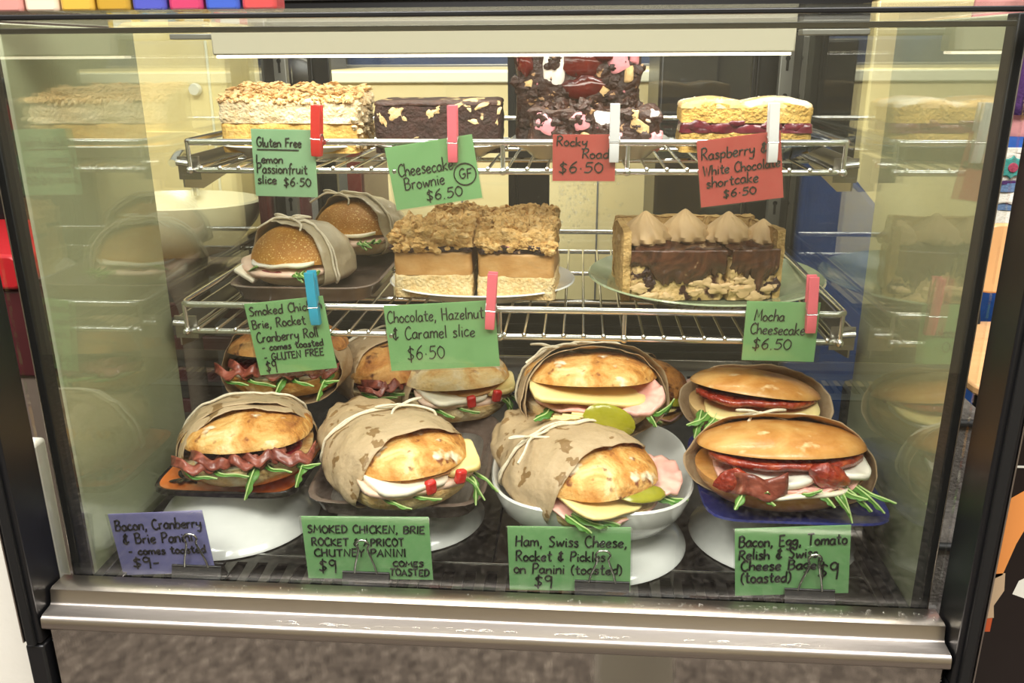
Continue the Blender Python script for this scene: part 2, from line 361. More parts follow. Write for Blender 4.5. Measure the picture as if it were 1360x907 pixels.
# sill: swept profile
prof = [(.010, .054), (.0085, .0985), (.006, .1010), (-.013, .1015), (-.0165, .1005), (-.0185, .0890), (-.0205, .0868), (-.033, .0855), (-.0365, .0830), (-.0372, .0745), (-.0355, .0722), (-.026, .0716), (-.020, .072), (.0, .054)]
obj('sill', MB().prism(prof, -.389, .389, 'yz'), 'steel', case, True)
# deck with real slots
def slotted(x0, x1, y0, y1, zt, n, sw, sl, th=.0025):
    mb = MB(); p = (x1-x0)/n; K = 20
    for i in range(n):
        cx = x0 + p*(i+.5); cy = (y0+y1)/2
        out = []; inn = []
        for k in range(K):
            a = 2*PI*(k+.5)/K; ca, sa = math.cos(a), math.sin(a)
            q = max(abs(ca)/(p/2), abs(sa)/((y1-y0)/2)); out.append((cx+ca/q, cy+sa/q))
            hx, hy = sw/2, sl/2
            q2 = ((abs(ca)/hx)**6 + (abs(sa)/hy)**6)**(-1/6); inn.append((cx+ca*q2, cy+sa*q2))
        # snap the four corners of the cell
        for (sx, sy) in ((1, 1), (-1, 1), (-1, -1), (1, -1)):
            tx, ty = cx+sx*p/2, cy+sy*(y1-y0)/2
            j = min(range(K), key=lambda k: (out[k][0]-tx)**2+(out[k][1]-ty)**2); out[j] = (tx, ty)
        vs = [(a, b, zt) for a, b in out] + [(a, b, zt) for a, b in inn] + [(a, b, zt-th) for a, b in inn]
        fs = []
        for k in range(K):
            k2 = (k+1) % K
            fs += [(k, k2, K+k2, K+k), (K+k, K+k2, 2*K+k2, 2*K+k)]
        mb.add(vs, fs)
    return mb
ZD = .060
fd = slotted(-.378, .31, .020, .112, ZD, 32, .0125, .072)
fd.box((.3445, .066, ZD-.001), (.069, .092, .002))
obj('front_grille', fd, 'steel_dark', case, False)
dk = MB()
for a, b in ((-.378, -.0035), (-.0015, .378)):
    dk.box(((a+b)/2, .346, ZD-.0012), (b-a, .464, .0024))
obj('deck_plate', dk, 'steel_dark', case, True, .0008)
obj('deck_seam', MB().box((0, .1135, ZD-.0006), (.756, .002, .0034)), 'chrome', case, False)
rv = slotted(-.378, .378, .580, .692, ZD+.001, 42, .0105, .075)
obj('rear_grille', rv, 'steel_vent', case, False)
obj('air_well', MB().box((0, .355, .036), (.756, .67, .01)), 'void', case, False)
obj('rear_kerb', MB().box((0, .695, .066), (.756, .006, .026)), 'steel', case, True, .001)
# rear black door bottom rail with ribs
rr = MB().box((0, .708, .125), (.756, .012, .095))
for z in (.090, .104, .118, .132, .150): rr.box((0, .7005, z), (.756, .004, .0035))
obj('rear_bottom_rail', rr, 'black', case, True, .001)
# rear door panes and stiles
for (a, b) in ((-.365, .0), (.0, .365)):
    d = obj('rear_door_pane', MB().box(((a+b)/2, .712, .375), (b-a, .005, .41)), 'glass', case, False)
for x, w in ((.0, .064), (-.322, .034), (.350, .04)):
    st = MB().box((x, .716, .375), (w, .014, .42))
    st.box((x-w*.3, .7075, .375), (.004, .004, .42))
    obj('rear_door_stile', st, 'black', case, True, .0015)
obj('rear_top_rail', MB().box((0, .714, .580), (.756, .016, .010)), 'black', case, True, .001)
# rear slotted corner posts
for sx in (-1, 1):
    po = obj('rear_post', MB().box((sx*.374, .690, .32), (.020, .014, .51)), 'post_grey', case, True, .001)
    for k in range(9):
        z = .12+.052*k
        hl = MB().box((sx*.374, .6826, z), (.0035, .001, .016)); hl.ico((sx*.374, .6827, z+.009), .0036, (1, .15, 1))
        obj('keyhole_slot', hl, 'void', po, True)
    obj('corner_channel', MB().box((sx*.3865, .665, .32), (.008, .05, .52)), 'black', case, True, .001)
# side panes, black edge strips, base channels
for sx in (-1, 1):
    obj('side_pane', MB().box((sx*CW, .365, .32), (.004, .68, .52)), 'side_glass', case, False)
    obj('edge_strip', MB().box((sx*(CW+.0002), .0285, .32), (.007, .018, .52)), 'black_soft', case, True, .001)
    obj('edge_trim', MB().box((sx*(CW+.0042), .0215, .32), (.0010, .004, .52)), 'steel', case, True, .0004)
    obj('base_channel', MB().box((sx*(CW-.007), .36, .070), (.010, .66, .018)), 'black', case, True, .001)
    obj('channel_lip', MB().box((sx*(CW-.016), .36, .0625), (.007, .66, .005)), 'steel', case, True, .0006)
# black front posts
for sx in (-1, 1):
    pb = MB().box((sx*.400, -.016, .33), (.017, .042, .545))
    pp = obj('front_post', pb, 'black', case, True, .002)
    obj('post_bead', MB().box((sx*.400, -.0385, .33), (.008, .004, .545)), 'black_soft', pp, True, .001)
    obj('post_edge', MB().box((sx*.4093, -.034, .33), (.0014, .006, .545)), 'steel', pp, True, .0004)
# front pane, top pane
obj('front_pane', MB().box((0, .003, .341), (.776, .004, .470)), 'glass', case, False)
obj('top_pane', MB().box((0, .355, .5835), (.776, .72, .005)), 'glass', case, False)
obj('top_trim', MB().box((0, -.003, .5815), (.80, .012, .0035)), 'black', case, True, .0008)
obj('pane_clamp', MB().box((0, .0075, .5725), (.75, .005, .004)), 'post_grey', case, True, .0008)
# lamp housing under the top
lh = obj('lamp_housing', MB().box((-.0135, .350, .5685), (.632, .036, .029)), 'lamp_case', case, True, .002)
obj('lamp_diffuser', MB().box((-.0135, .350, .5525), (.626, .030, .003)), 'lamp_glow', lh, True, .0008)
for sx in (-1, 1):
    obj('lamp_bracket', MB().box((sx*.345, .350, .574), (.07, .02, .006)), 'post_grey', lh, True, .001)
# condensation on the rear pane
rng = random.Random(4); dp = MB()
for i in range(420):
    x = .045 + abs(rng.gauss(0, .045)) ; z = .372 - abs(rng.gauss(0, .045)); r = .0006 + .0016*rng.random()**3
    if rng.random() < .15: x = rng.uniform(.0, .2); z = rng.uniform(.3, .42)
    dp.ico((x, .7088, z), r, (1, .6, 1.15))
dro = obj('condensation', dp, pane_mat('water_drop', '#FFFFFF', .1, .8), case, True); dro['kind'] = 'stuff'
# droplets on the sill
dp = MB()
for i in range(420):
    x = rng.uniform(-.3, .385); y = rng.uniform(-.012, .0)
    if rng.random() < .45: x = rng.uniform(.1, .385)
    dp.ico((x, y, .1015), .0005+.0014*rng.random()**3, (1, 1, .5))
dro = obj('sill_droplets', dp, pane_mat('water_drop_b', '#FFFFFF', .12, .8), case, True); dro['kind'] = 'stuff'
dp = MB()
for i in range(60):
    x = rng.choice((-.18, -.12, -.06, .0, .09, .2, .26)) + rng.gauss(0, .012)
    dp.ico((x, -.030+rng.gauss(0, .0014), .0856), .001+.002*rng.random(), (2.2, .8, .45))
dro = obj('sill_puddles', dp, pane_mat('water_drop_c', '#FFFFFF', .15, .8), case, True); dro['kind'] = 'stuff'

# ---- wire shelves
def wire_shelf(label, hw, y1, z1, depth, nw, cat='shelf'):
    t = thing('wire_shelf', label, cat, (0, y1, z1))
    h = .031; rc = .010
    def loop(z, hw_, y0, dd):
        pts = []
        for (cx, cy, a0) in ((hw_-rc, y0+rc, -90), (hw_-rc, y0+dd-rc, 0), (-hw_+rc, y0+dd-rc, 90), (-hw_+rc, y0+rc, 180)):
            for k in range(6):
                a = R(a0+18*k); pts.append((cx+rc*math.cos(a), cy+rc*math.sin(a), z))
        return pts
    obj('upper_rail', MB().tube(loop(0, hw, 0, depth), .0037, 10, True), 'chrome', t)
    obj('lower_rail', MB().tube(loop(-h, hw-.004, .001, depth-.002), .0034, 10, True), 'chrome', t)
    cb = MB()
    for yy in (depth*.36, depth*.70): cb.tube([(-hw+.006, yy, -h-.003), (hw-.006, yy, -h-.003)], .003, 8)
    obj('cross_bar', cb, 'chrome', t)
    w = MB().tube([(0, .0, -h+.0026), (0, depth-.004, -h+.0026)], .0017, 8)
    w.ico((0, -.0006, -h+.0026), .0028, n=1)
    w0 = None
    for i in range(nw):
        x = -hw+.016 + (2*hw-.032)*i/(nw-1)
        if w0 is None: o = w0 = obj('shelf_wire', w, 'chrome', t)
        else:
            o = w0.copy(); COL.objects.link(o); o.parent = t
        o.location = (x, 0, 0)
    for x in (-hw+.003, -hw*.345, -.005, hw*.36, hw-.003):
        u = MB().tube([(x, .0005, -h), (x, .0, 0)], .0026, 8); u.ico((x, -.002, -h), .0042, n=1)
        obj('upright', u, 'chrome', t)
    for sx in (-1, 1):     # folded side brackets
        b = MB().prism([(.012, -.018), (.012, -.052), (.06, -.060), (depth-.01, -.028), (depth-.01, -.018)], sx*(hw+.0125), sx*(hw+.0105), 'yz')
        b.box((sx*(hw+.006), depth*.5, -.0385), (.014, depth-.02, .002))
        b.box((sx*(hw+.003), .012, -.030), (.026, .002, .026))
        obj('side_bracket', b, 'bracket', t, True)
        obj('bracket_stud', MB().tube([(sx*(hw-.002), .006, -h+.006), (sx*(hw+.014), .004, -h+.008)], .0035, 8), 'chrome', t)
    return t
wire_shelf('chrome wire shelf at the top, holding four cakes', .360, .302, .463, .365, 33)
wire_shelf('chrome wire shelf in the middle, holding the green plate', .360, .245, .292, .430, 33)
# ------------------------------------------------------------------ round the case
for sx, nm, lb in ((-1, 'side_board', 'pale cream board standing against the left side glass'), (1, 'side_board', 'pale cream board standing against the right side glass')):
    t = thing(nm, lb, 'board', (sx*.3902, .165, -.02))
    bx('board', (0, 0, .30), (.004, .22 if sx < 0 else .24, .60), 'cream_board', t, .001)
    bx('edge_batten', (sx*.0035, -.02 if sx > 0 else .10, .30), (.003, .012, .60), 'cream_trim', t, .001)
# white painted cupboard on the left
t = thing('cupboard', 'white painted cupboard side left of the black post', 'cupboard', (-.6715, .02, -.84))
bx('carcass', (0, .01, .53), (.52, .04, 1.06), 'white_paint', t, .004)
bx('skirting', (0, -.012, .05), (.52, .008, .10), 'white_paint', t, .002)
# dance poster on the right
t = thing('poster', 'dark poster of dancing boots right of the black post', 'poster', (.516, .0, -.45))
bx('backing_board', (0, .006, .375), (.206, .006, .75), 'black', t, .001)
def flatpoly(pts, y): return MB().add([(a, y, b) for a, b in pts], [tuple(range(len(pts)))])
pm = flat('poster_black', '#140B0A', .3, coat=.3); po_ = flat('poster_orange', '#D88A48', .35); pw_ = flat('poster_grey_white', '#D3D0C4', .35); pr_ = flat('poster_rust', '#B5502A', .35); pbr = flat('poster_tan', '#B49A7C', .4)
obj('printed_sheet', MB().box((0, .0024, .425), (.2, .001, .63)), pm, t, False)
obj('lower_sheet', MB().box((0, .0024, .055), (.2, .001, .10)), pw_, t, False)
X0 = -.102
def fig(name, pts, m): obj(name, flatpoly([(X0+a, b) for a, b in pts], .0016), m, t, False)
fig('printed_leg', [(.017, .662), (.03, .672), (.047, .69), (.044, .678), (.034, .66), (.036, .645), (.028, .62), (.022, .59), (.014, .585), (.016, .62), (.012, .64)], po_)
fig('printed_boot', [(.010, .59), (.024, .592), (.026, .575), (.020, .56), (.022, .548), (.006, .545), (.004, .56), (.009, .572)], pbr)
fig('printed_ground', [(.004, .545), (.021, .548), (.021, .534), (.002, .533)], pr_)
fig('printed_boot', [(.052, .625), (.075, .632), (.08, .60), (.062, .578), (.044, .568), (.033, .572), (.036, .585), (.046, .592), (.054, .605)], pw_)
fig('printed_toe', [(.048, .566), (.066, .577), (.07, .570), (.056, .560)], po_)
for k, (a, b, c, d) in enumerate(((.030, .74, .046, .752), (.034, .725, .05, .742), (.044, .752, .060, .768), (.022, .70, .036, .715), (.05, .705, .064, .714))):
    fig('printed_fringe', [(a, b), (c, d), (c+.003, d-.005), (a+.004, b-.004)], pw_)
obj('white_line', MB().box((0, .0014, .690), (.2, .0006, .0016)), pw_, t, False)
fig('printed_cloth', [(.02, .79), (.045, .80), (.2, .80), (.2, .765), (.05, .765), (.03, .775)], pbr)

# ---- kitchen beyond
t = thing('kitchen_bench', 'long cream kitchen bench seen through the rear doors', 'bench', (-.03, 1.3, -.84))
bx('bench_front', (0, .2, .68), (.92, .40, 1.36), 'cream_gloss', t, .006)
bx('worktop_edge', (0, -.004, 1.345), (.93, .012, .024), 'cream_trim', t, .003)
bx('kick_board', (0, -.003, .08), (.90, .006, .12), 'black', t, .002)
for x in (-.155, .15): bx('panel_gap', (x, -.001, .74), (.004, .004, 1.1), 'grey_metal', t, .0005)
t = thing('blue_cabinet', 'dark blue cabinet behind the cream bench', 'cabinet', (-.03, 1.75, -.84))
bx('cabinet_body', (-.02, .15, .715), (1.0, .30, 1.43), 'blue_dark', t, .01)
for k in range(3): bx('shelf_edge', (-.02, -.006, 1.16+.1*k), (1.0, .012, .012), 'grey_metal', t, .002)
for k, (x, w) in enumerate(((-.36, .12), (-.18, .08), (.02, .14), (.22, .1))): bx('blue_door', (x, -.004, 1.32), (w, .008, .08), 'blue_cloth', t, .004)
t = thing('oven', 'dark oven with steel rails at the back of the kitchen', 'oven', (.1, 2.3, -.84))
bx('oven_body', (0, .2, .95), (2.6, .4, 1.9), 'black', t, .01)
for k in range(4): bx('oven_rail', (0, -.012, 1.48+.085*k), (2.5, .02, .018 if k % 2 else .03), 'grey_metal', t, .004)
t = thing('dark_machine', 'black angular machine beyond the right rear corner', 'machine', (.345, .95, -.84))
obj('machine_body', MB().prism([(-.13, .0), (.125, .0), (.125, 1.30), (.03, 1.415), (-.13, 1.415)], 0, .25), 'black', t, True, .006)
bx('machine_vent', (.02, -.004, 1.22), (.12, .006, .05), 'black_soft', t, .002)
t = thing('blue_tub', 'dark blue tub beyond the right side glass', 'tub', (.56, .95, -.84))
obj('tub', MB().prism([(-.085, .0), (.10, .0), (.10, 1.08), (-.045, 1.24), (-.085, 1.24)], 0, .3), 'blue_cloth', t, True, .01)
bx('tub_rim', (-.066, .15, 1.242), (.05, .31, .012), 'blue_dark', t, .003)
t = thing('tall_partition', 'tall cream partition beyond the right side glass', 'partition', (.98, 1.40, -.84))
bx('partition', (0, 0, .75), (.55, .05, 1.5), 'cream_gloss', t, .006)
bx('partition_cap', (0, 0, 1.505), (.56, .06, .014), 'grey_metal', t, .003)
# cream machine and basin on the left
def rrect(x0, x1, z0, z1, r, k=6, corners=(1, 1, 1, 1)):
    pts = []
    for (cx, cz, a0, on) in ((x1-r, z0+r, -90, corners[0]), (x1-r, z1-r, 0, corners[1]), (x0+r, z1-r, 90, corners[2]), (x0+r, z0+r, 180, corners[3])):
        if on:
            for q in range(k+1):
                a = R(a0+90*q/k); pts.append((cx+r*math.cos(a), cz+r*math.sin(a)))
        else:
            pts.append((cx+(r if cx > (x0+x1)/2 else -r), cz+(r if cz > (z0+z1)/2 else -r)))
    return pts
t = thing('cream_machine', 'cream machine housing with rounded corner left of the top shelf', 'machine', (-.73, 1.06, -.84))
obj('housing', MB().prism(rrect(-.10, .118, 1.03, 1.455, .035, corners=(0, 1, 1, 0)), 0, .22), 'cream_gloss', t, True, .008)
obj('housing_side_line', MB().tube([(.085, -.002, 1.07), (.088, -.002, 1.42)], .003, 8), 'cream_trim', t)
kn = MB().lathe([(0, .012), (.010, .012), (.012, .008), (.012, 0)], 24); kb = obj('control_knob', kn, 'white_china', t, True); kb.location = (.06, -.004, 1.33); kb.rotation_euler = (R(90), 0, 0)
obj('raised_panel', MB().prism(rrect(-.09, .07, 1.08, 1.25, .03), -.004, .002), 'cream_gloss', t, True, .002)
gr_ = MB()
for k in range(9): gr_.box((-.02+.013*k, -.004, 1.055), (.005, .006, .035))
obj('vent_slots', gr_, 'cream_trim', t, True, .001)
for sx in (-1, 1): bx('foot', (.01+sx*.08, .15, .515), (.04, .10, 1.03), 'wall_dark', t, .004)
t = thing('wash_basin', 'oval cream wash basin beyond the left side glass', 'basin', (-.648, .86, .20))
obj('bowl', MB().lathe([(.04, .0), (.10, .02), (.145, .07), (.158, .098), (.160, .106), (.152, .108), (.14, .09), (.10, .05), (.03, .034), (.0, .034)], 56, sy=.7), 'cream_china', t, True)
obj('tap', MB().tube(cr([(.0, .09, .10), (.0, .09, .16), (.0, .05, .185), (.0, .01, .17)]), .008, 10), 'chrome', t)
obj('pedestal', MB().lathe([(.05, -1.02), (.02, -.99), (.018, -.1), (.05, .01), (.0, .012)], 32), 'wall_dark', t, True)
t = thing('low_bench', 'brown wooden bench behind the cream basin', 'bench', (-.74, 1.02, -.84))
bx('bench_top', (0, .0, .985), (.33, .05, .03), 'wall_dark', t, .004)
for k in range(4): bx('bench_rail', (0, -.03, .90-.07*k), (.33, .012, .03), 'maroon', t, .003)
for sx in (-1, 1): bx('bench_leg', (sx*.14, .0, .48), (.04, .04, .96), 'wall_dark', t, .003)
t = thing('maroon_machine', 'maroon machine with red stripes behind the left rear door', 'machine', (-.385, .82, -.84))
bx('body', (0, .10, .635), (.19, .20, 1.27), 'maroon', t, .006)
for x, w, m in ((.012, .02, 'grey_metal'), (.034, .022, 'red_dull'), (.058, .02, 'grey_metal'), (.08, .024, 'red_dull')): bx('stripe', (x, -.002, 1.16), (w, .004, .18), m, t, .001)
t = thing('coffee_grinder', 'grey grinder with round black face behind the lemon slice', 'grinder', (-.60, 1.5, -.84))
bx('grinder_body', (.0, .1, .73), (.13, .2, 1.46), 'grey_metal', t, .01)
kn = MB().lathe([(0, .03), (.05, .03), (.062, .02), (.064, 0), (0, 0)], 36); kb = obj('round_face', kn, 'black', t); kb.location = (.0, -.002, 1.33); kb.rotation_euler = (R(90), 0, 0)
bx('dark_window', (-.01, -.003, 1.43), (.08, .006, .04), 'black', t, .003)
# wall of bright packets, in two rows
pc = ['#D8B42A', '#3C8FC0', '#D0A024', '#C23A5A', '#6A4A9A', '#B83444', '#3E6E3A', '#2E78B8']
for r_ in range(2):
    for k in range(4):
        t = tag(thing('snack_packet', '', '', (-.98+.085*k, 1.42, .585-.075*r_)), ['yellow', 'light blue', 'amber', 'crimson', 'violet', 'red', 'green', 'blue'][r_*4+k] + ' snack packet hanging behind the cream machine, ' + ('upper row' if r_ == 0 else 'lower row'), 'packet', 'snack packets behind the cream machine')
        m = flat('packet_film', pc[r_*4+k], .3, coat=.3)
        obj('pouch', MB().prism(rrect(-.038, .038, .0, .07, .006), -.012, .0), m, t, True, .004)
        bx('printed_patch', (0, -.0135, .038), (.045, .002, .03), 'white_china' if k % 2 else 'cream_trim', t, .0005)
t = thing('packet_rack', 'wire rack board behind the cream machine carrying bright snack packets', 'rack', (-.85, 1.46, -.84))
bx('rack_board', (0, 0, .76), (.38, .02, 1.52), 'grey_metal', t, .003)
# packets on top of the case
cols = ['#C88A80', '#E0C8B0', '#C8A040', '#B08A30', '#4A50A8', '#B83A60', '#3C58B0', '#C04848']
for k in range(8):
    t = tag(thing('snack_bar', '', '', (-.372+.029*k, .055, .5865)), ['dusty pink', 'cream', 'golden', 'mustard', 'indigo', 'rose', 'blue', 'coral'][k] + ' wrapped snack bar standing on top of the case', 'snack bar', 'snack bars on top of the case')
    m = flat('wrapper_film', cols[k], .25, coat=.4)
    obj('wrapper', MB().prism(rrect(-.0135, .0135, 0, .055, .004), -.012, .012), m, t, True, .003)
    bx('wrapper_band', (0, -.0125, .028), (.022, .0012, .012), 'white_china', t, .0003)
# left gap: red seat and brown boards
t = thing('red_seat', 'red upholstered bench seat beyond the left black post', 'bench', (-1.02, .80, -.84))
obj('cushion', MB().prism(rrect(-.20, .095, .99, 1.055, .02), 0, .35), 'red', t, True, .006)
bx('seat_base', (-.05, .18, .90), (.28, .33, .17), 'maroon', t, .005)
bx('seat_plinth', (-.05, .18, .41), (.26, .31, .82), 'wall_dark', t, .005)
bx('seat_back', (-.05, .36, 1.18), (.30, .04, .34), 'black', t, .01)
# right: chair, blanket over blue cloth, pink cloth, carpeted steps
t = thing('wooden_chair', 'pale plywood chair seat on black legs beyond the right post', 'chair', (.71, .60, -.84))
obj('seat', MB().prism(rrect(-.075, .15, -.10, .24, .035), .935, .95, 'xy'), 'wood', t, True, .004)
for sx, sy in ((-.06, -.07), (.13, -.07), (-.06, .2), (.13, .2)):
    obj('leg', MB().tube(cr([(sx, sy, .935), (sx*1.06, sy, .5), (sx*1.15-.004, sy*1.2, 0)]), .010, 10), 'black', t)
obj('backrest', MB().prism(rrect(.03, .22, 1.0, 1.12, .04), .235, .248), 'wood', t, True, .004)
for x in (.05, .14): obj('back_support', MB().tube(cr([(x, .22, .94), (x+.01, .26, 1.0), (x+.012, .252, 1.08)]), .008, 8), 'black', t)
t = thing('blue_sofa', 'royal blue upholstered sofa end beyond the right post', 'sofa', (.93, 1.02, -.84))
bx('sofa_back', (.02, .12, .62), (.30, .20, 1.24), 'blue_cloth', t, .03)
bx('sofa_base', (.02, .12, .06), (.28, .22, .12), 'black', t, .01)
def rag(name, m, x0, x1, z0, z1, y, amp, seed, parent, wave=0):
    nx, nzz = 26, 14; vs = []; fs = []
    for j in range(nzz+1):
        for i in range(nx+1):
            x = x0+(x1-x0)*i/nx; z = z0+(z1-z0)*j/nzz
            if wave and j == 0: z -= wave*abs(math.sin(PI*i/nx*6))
            vs.append((x, y+amp*math.sin(i*.9+seed)+amp*nz((x*20, z*20, seed)), z))
    for j in range(nzz):
        for i in range(nx): fs.append((j*(nx+1)+i, j*(nx+1)+i+1, (j+1)*(nx+1)+i+1, (j+1)*(nx+1)+i))
    return obj(name, MB().add(vs, fs), m, parent, True, solid=.008)
t = thing('crochet_blanket', 'striped crochet blanket with granny squares over the blue sofa', 'blanket', (.885, 1.005, .25))
rag('scalloped_hem', 'wool_white', -.10, .12, .0, .024, .0, .004, 0, t, .010)
rag('stripe', 'wool_blue', -.10, .12, .024, .040, .0, .003, 1, t)
rag('stripe', 'wool_white', -.10, .12, .040, .058, -.001, .003, 2, t, .006)
rag('stripe', 'wool_blue', -.10, .12, .058, .074, .0, .003, 3, t)
rag('stripe', 'wool_purple', -.10, .12, .072, .078, -.001, .002, 4, t)
rag('square_ground', 'wool_white', -.10, .12, .078, .128, .0, .002, 5, t)
for k in range(4):
    cx = -.075+.048*k
    sq = MB().lathe([(.0, .003), (.017, .003), (.019, 0)], 24, mod=lambda a, z: 1+.15*math.cos(8*a)); o = obj('square_petal', sq, 'wool_teal', t); o.location = (cx, -.008, .103); o.rotation_euler = (R(90), 0, 0)
    sq = MB().lathe([(.0, .006), (.008, .005), (.009, 0)], 20); o = obj('square_heart', sq, 'wool_rose', t); o.location = (cx, -.009, .103); o.rotation_euler = (R(90), 0, 0)
    obj('square_join', MB().box((cx+.024, -.006, .103), (.004, .004, .05)), 'wool_purple', t, True, .001)
rag('top_edge', 'wool_white', -.10, .12, .128, .137, -.002, .002, 6, t)
t = thing('pink_coat', 'dusty pink cloth hanging above the crochet blanket', 'cloth', (.93, 1.09, .38))
rag('cloth_body', 'pink_cloth', -.14, .14, .0, .42, .0, .010, 1, t)
rag('cloth_fold', 'wool_purple', -.05, .0, .06, .34, -.02, .006, 2, t)
t = thing('carpeted_steps', 'dark grey carpeted steps beyond the right edge of the case', 'steps', (.535, .17, -.84))
for k, (y0, zt) in enumerate(((0.0, .62), (.09, .72), (.17, .82), (.26, .95))):
    bx('step', (0, y0+.06, zt/2), (.15, .12, zt), 'carpet_grey', t, .012)
    bx('nosing', (0, y0-.003, zt-.016), (.15, .010, .010), 'black_soft', t, .004)
# added object before the counter, standing in for legs mirrored in its polished panel
t = thing('reflection_prop', 'added low grey plinth mirrored in the polished counter front', 'prop', (.20, -.86, -.84))
bx('prop_body', (0, 0, .27), (.14, .20, .54), 'white_paint', t, .006)
bx('prop_top', (0, 0, .55), (.15, .22, .02), 'post_grey', t, .004)
# ------------------------------------------------------------------ sandwiches
def bun_mesh(a, b, h, top=True, p=2.6, q=.62, se=2.3, amp=.003, freq=30, seed=0, n=56, rn=18, dip=.0):
    """half a loaf: plan superellipse a x b, dome up (top) or bowl down"""
    vs = []; fs = []
    rs = [math.sin(PI/2*i/rn) for i in range(rn+1)]
    def se_k(an): return (abs(math.cos(an))**se+abs(math.sin(an))**se)**(-1/se)
    for side in (0, 1):
        for i, r in enumerate(rs):
            for j in range(n):
                an = 2*PI*j/n; k = se_k(an)
                x, y = r*k*math.cos(an)*a, r*k*math.sin(an)*b
                if side == 0: z = h*(max(0, 1-r**p))**q
                else: z = -.002*(1-r*r) + dip*r*r*0
                d = nz((x, y, z*1.0), freq, seed)*amp + nz((x, y, z), freq*2.6, seed+9)*amp*.4
                f = (1+d/a*1.2*r)
                x *= f; y *= f
                if side == 0: z += d*(1-r**6)
                else: z += d*.5*(1-r**6)
                vs.append((x, y, z if top else -z))
    m = (rn+1)*n
    for side in (0, 1):
        o = side*m
        for i in range(rn):
            for j in range(n):
                fs.append((o+i*n+j, o+i*n+(j+1) % n, o+(i+1)*n+(j+1) % n, o+(i+1)*n+j))
    for j in range(n): fs.append((rn*n+j, rn*n+(j+1) % n, m+rn*n+(j+1) % n, m+rn*n+j))
    return MB().add(vs, fs)
def slab(a, b, amp, freq, seed, se=2.5, droop=0.0, n=44, rn=9, ruff=0):
    vs = []; fs = []
    for i in range(rn+1):
        r = i/rn
        for j in range(n):
            an = 2*PI*j/n; k = (abs(math.cos(an))**se+abs(math.sin(an))**se)**(-1/se)
            w = 1+.06*nz((math.cos(an)*2, math.sin(an)*2, seed), 1)
            x, y = r*k*math.cos(an)*a*w, r*k*math.sin(an)*b*w
            z = amp*nz((x, y, 0), freq, seed) + ruff*math.sin(an*11+seed)*r**4 - droop*max(0, -y/b)**3
            vs.append((x, y, z))
    for i in range(rn):
        for j in range(n): fs.append((i*n+j, i*n+(j+1) % n, (i+1)*n+(j+1) % n, (i+1)*n+j))
    return MB().add(vs, fs)
def strip(pts, w, amp=.002, freq=60, seed=0, taper=None, side=None, nc=5, lobes=0):
    """ribbon along a curve; side = ribbon width direction"""
    P = cr(pts, 5); vs = []; fs = []; k = len(P)
    for i, p in enumerate(P):
        t = (P[min(i+1, k-1)]-P[max(i-1, 0)]).normalized(); s = Vector(side) if side else t.cross(Vector((0, 0, 1)))
        if s.length < 1e-4: s = Vector((1, 0, 0))
        s.normalize(); u = i/(k-1)
        ww = w*(taper(u) if taper else 1)
        if lobes: ww *= .55+.45*abs(math.sin(PI*lobes*u))
        for c in range(nc):
            f = (c/(nc-1)-.5)
            q = p+s*(f*ww)
            nn = t.cross(s)
            q = q+nn*(amp*nz(q, freq, seed)+ (0.12*ww*abs(f)*2 if lobes else 0))
            vs.append(q)
    for i in range(k-1):
        for c in range(nc-1): fs.append((i*nc+c, i*nc+c+1, (i+1)*nc+c+1, (i+1)*nc+c))
    return MB().add(vs, fs)
def leaf(parent, pts, w=.011, mat='leaf', seed=0):
    o = obj('rocket_leaf', strip(pts, w, .0015, 90, seed, lambda u: max(.12, math.sin(PI*min(1, u*.78+.18))**.6) if u < .97 else .1, lobes=2.5+seed % 2), mat, parent, True, solid=.0006)
    obj('leaf_rib', MB().tube(cr([Vector(p)+Vector((0, -.0006, .0008)) for p in pts], 4), .0008, 6), 'stem', o)
    return o
